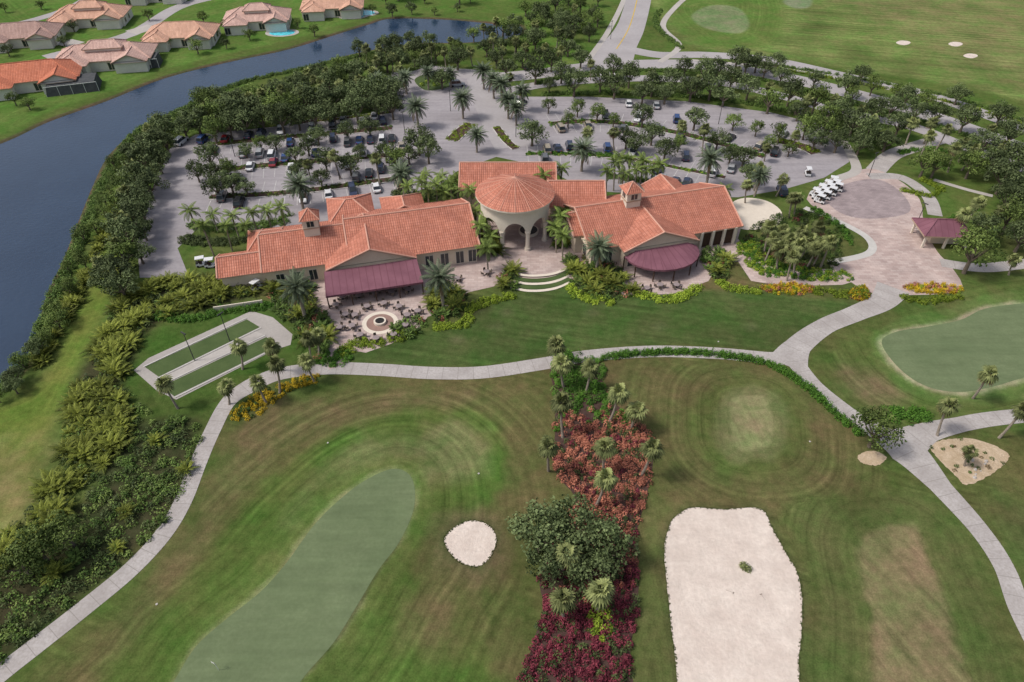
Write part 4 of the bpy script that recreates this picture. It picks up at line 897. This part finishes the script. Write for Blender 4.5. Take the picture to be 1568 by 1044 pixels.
for i,(u,v,w,d,rot,mt) in enumerate([(30,45,20,15,15,'roofD'),(135,16,22,15,10,'roofA'),(275,44,20,15,8,'roofA'),(392,20,20,15,10,'roofB'),(158,78,25,15,12,'roofB'),(42,108,24,16,20,'roofC'),(508,2,20,13,8,'roofA'),(-110,110,24,16,25,'roofA'),(240,-20,20,14,5,'roofB'),(360,-35,20,14,5,'roofA'),(130,-40,20,14,5,'roofB')]):
    house(u,v,w,d,rot,mt,i)
for u,v,w,d,rot in [(112,128,14,9,20),(222,92,9,7,12)]:
    x,y=G(u,v,1.5); B=Bld('pool_enclosure',x,y,rot); B.box('screen','screen',-w/2,w/2,-d/2,d/2,0,2.8,.6)
    for k in range(5): t=-w/2+.05+k*(w-.1)/4; B.box('frame','white',t-.05,t+.05,-d/2-.05,-d/2+.05,0,2.7)
    B.box('frame','white',-w/2,w/2,-d/2-.06,-d/2+.06,2.7,2.84); B.done()
for u,v in [(432,50),(540,24),(556,20)]:
    x,y=G(u,v); P=np.array([(x+6*math.cos(t)*1.,y+4.5*math.sin(t)) for t in np.linspace(0,6.28,24,endpoint=False)]); sheet('pool_deck',P*1.0,.04 if u!=556 else .044,'conc')
    sheet('swimming_pool',(P-[x,y])*.75+[x,y],.06 if u!=556 else .065,'pool')
# ================================================================ TERRACE FURNITURE, LAMPS, FLAG
x,y=G(582,494)
fp=Q(); fp.cyl((0,0,0),3.2,.03,.045,1,36); fp.cyl((0,0,0),2.4,.045,.06,2,36); fp.cyl((0,0,0),1.1,.06,.5,0,24); fp.cyl((0,0,0),.8,.5,.52,3,24)
put(fp.mesh('fire_pit_mesh',['stone','stone','roofD','rubber']),'fire_pit',x,y,0)
tq=Q(); tq.cyl((0,0,0),.6,.71,.75,0,18); tq.cyl((0,0,0),.05,.02,.71,1,8); tq.cyl((0,0,0),.28,0,.04,1,12); TAB=tq.mesh('patio_table_mesh',['paver2','metal'])
hq=Q(); hq.box(-.25,.25,-.25,.25,.4,.48,0); hq.box(-.25,.25,.2,.27,.48,.95,0,.02)
for a in (-.2,.2):
    for b_ in (-.2,.2): hq.tube([(a,b_,0),(a,b_,.4)],[.02,.02],1,5)
CH=hq.mesh('patio_chair_mesh',['chair','metal'])
tabs=[(x+4.9*math.cos(a),y+4.9*math.sin(a)) for a in np.linspace(.3,6.0,10)]+[G(515,470),G(530,485),G(520,505),G(640,480),G(990,445),G(1010,440),G(1035,440),G(745,420),G(700,430)]
tabs+=[G(u,v) for u,v in [(525,458),(550,456),(575,452),(600,450),(625,447)]]
for tx,ty in tabs:
    put(TAB,'patio_table',tx,ty,.04); a0=rr(0,1.5)
    for k in range(4):
        a=a0+k*math.pi/2; put(CH,'patio_chair',tx+math.cos(a)*.85,ty+math.sin(a)*.85,.04,a-math.pi/2)
lq=Q(); lq.tube([(0,0,0),(0,0,6)],[.09,.06],0,8); lq.box(-.6,.6,-.12,.12,5.95,6.1,0,.05); LAMP=lq.mesh('street_lamp_mesh',['metal'])
for u,v in [(1218,200),(870,200),(450,225),(620,205),(790,210),(1100,190),(360,240),(520,275),(298,552),(352,522),(1330,270),(1400,350),(935,60),(690,170)]:
    x,y=G(u,v); put(LAMP,'street_lamp',x,y,0,rr(0,3))
gq=Q(); gq.tube([(0,0,0),(0,0,1.8)],[.03,.03],0,6); gq.add([[(0,0,1.8),(.55,.1,1.7),(.55,.12,1.35),(0,0,1.35)]],0)
FL=gq.mesh('golf_flag_mesh',['white'])
x,y=G(335,1026); put(FL,'golf_flag',x,y,.02,2.5)
bk=Q(); bk.tube([(0,0,.05),(1.5,.3,.08)],[.015,.015],0,5); bk.box(-.05,.05,-.25,.25,.03,.08,0)
RK=bk.mesh('bunker_rake_mesh',['timber'])
for u,v in [(1123,908),(1165,910)]: x,y=G(u,v); put(RK,'bunker_rake',x,y,.03,rr(0,6),.6)
kq=Q()
for i in range(7):
    x0,y0=rng.normal(size=2)*1.5; r=rng.uniform(.12,.3); kq.cyl((x0,y0,0),r,0,r*.9,0,7,r*.5)
x,y=G(1500,712); put(kq.mesh('rocks_mesh',['conc']),'bed_rocks',x,y,.03)
sq=Q(); sq.cyl((0,0,0),.14,0,.04,0,12); SM=sq.mesh('sprinkler_head_mesh',['conc'])
for u,v in [(502,678),(733,725),(240,925),(1240,676),(1100,523)]:
    x,y=G(u,v); put(SM,'sprinkler_head',x,y,.01)
# ================================================================ LIGHT, CAMERA
el=math.radians(54); az=math.radians(262)   # clockwise from +Y : veiled sun from the left
L=Vector((math.sin(az)*math.cos(el),math.cos(az)*math.cos(el),math.sin(el)))
sd=bpy.data.lights.new('sun','SUN'); sd.energy=2.2; sd.angle=math.radians(10); sd.color=(1,.95,.88)
so=link(bpy.data.objects.new('sun',sd)); so.rotation_euler=L.to_track_quat('Z','Y').to_euler(); so.location=(0,0,100)
wd=bpy.data.worlds.new('World'); scene.world=wd; wd.use_nodes=True; nt=wd.node_tree
sk=nt.nodes.new('ShaderNodeTexSky'); sk.sky_type='NISHITA'; sk.sun_disc=False; sk.sun_elevation=el; sk.sun_rotation=az
sk.air_density=1.0; sk.dust_density=4.0; sk.ozone_density=1.0
hs=nt.nodes.new('ShaderNodeHueSaturation'); hs.inputs['Saturation'].default_value=.65; nt.links.new(sk.outputs[0],hs.inputs['Color'])
bg=nt.nodes['Background']; bg.inputs['Strength'].default_value=.13; nt.links.new(hs.outputs[0],bg.inputs['Color'])
scene.view_settings.view_transform='Standard'; scene.view_settings.look='None'; scene.view_settings.exposure=0
cd=bpy.data.cameras.new('camera'); cd.sensor_width=36; cd.lens=F/1568*36; cd.clip_end=6000; cd.clip_start=.5
co=link(bpy.data.objects.new('camera',cd)); co.location=(0,0,H); co.rotation_euler=(math.pi/2-TH,0,0); scene.camera=co
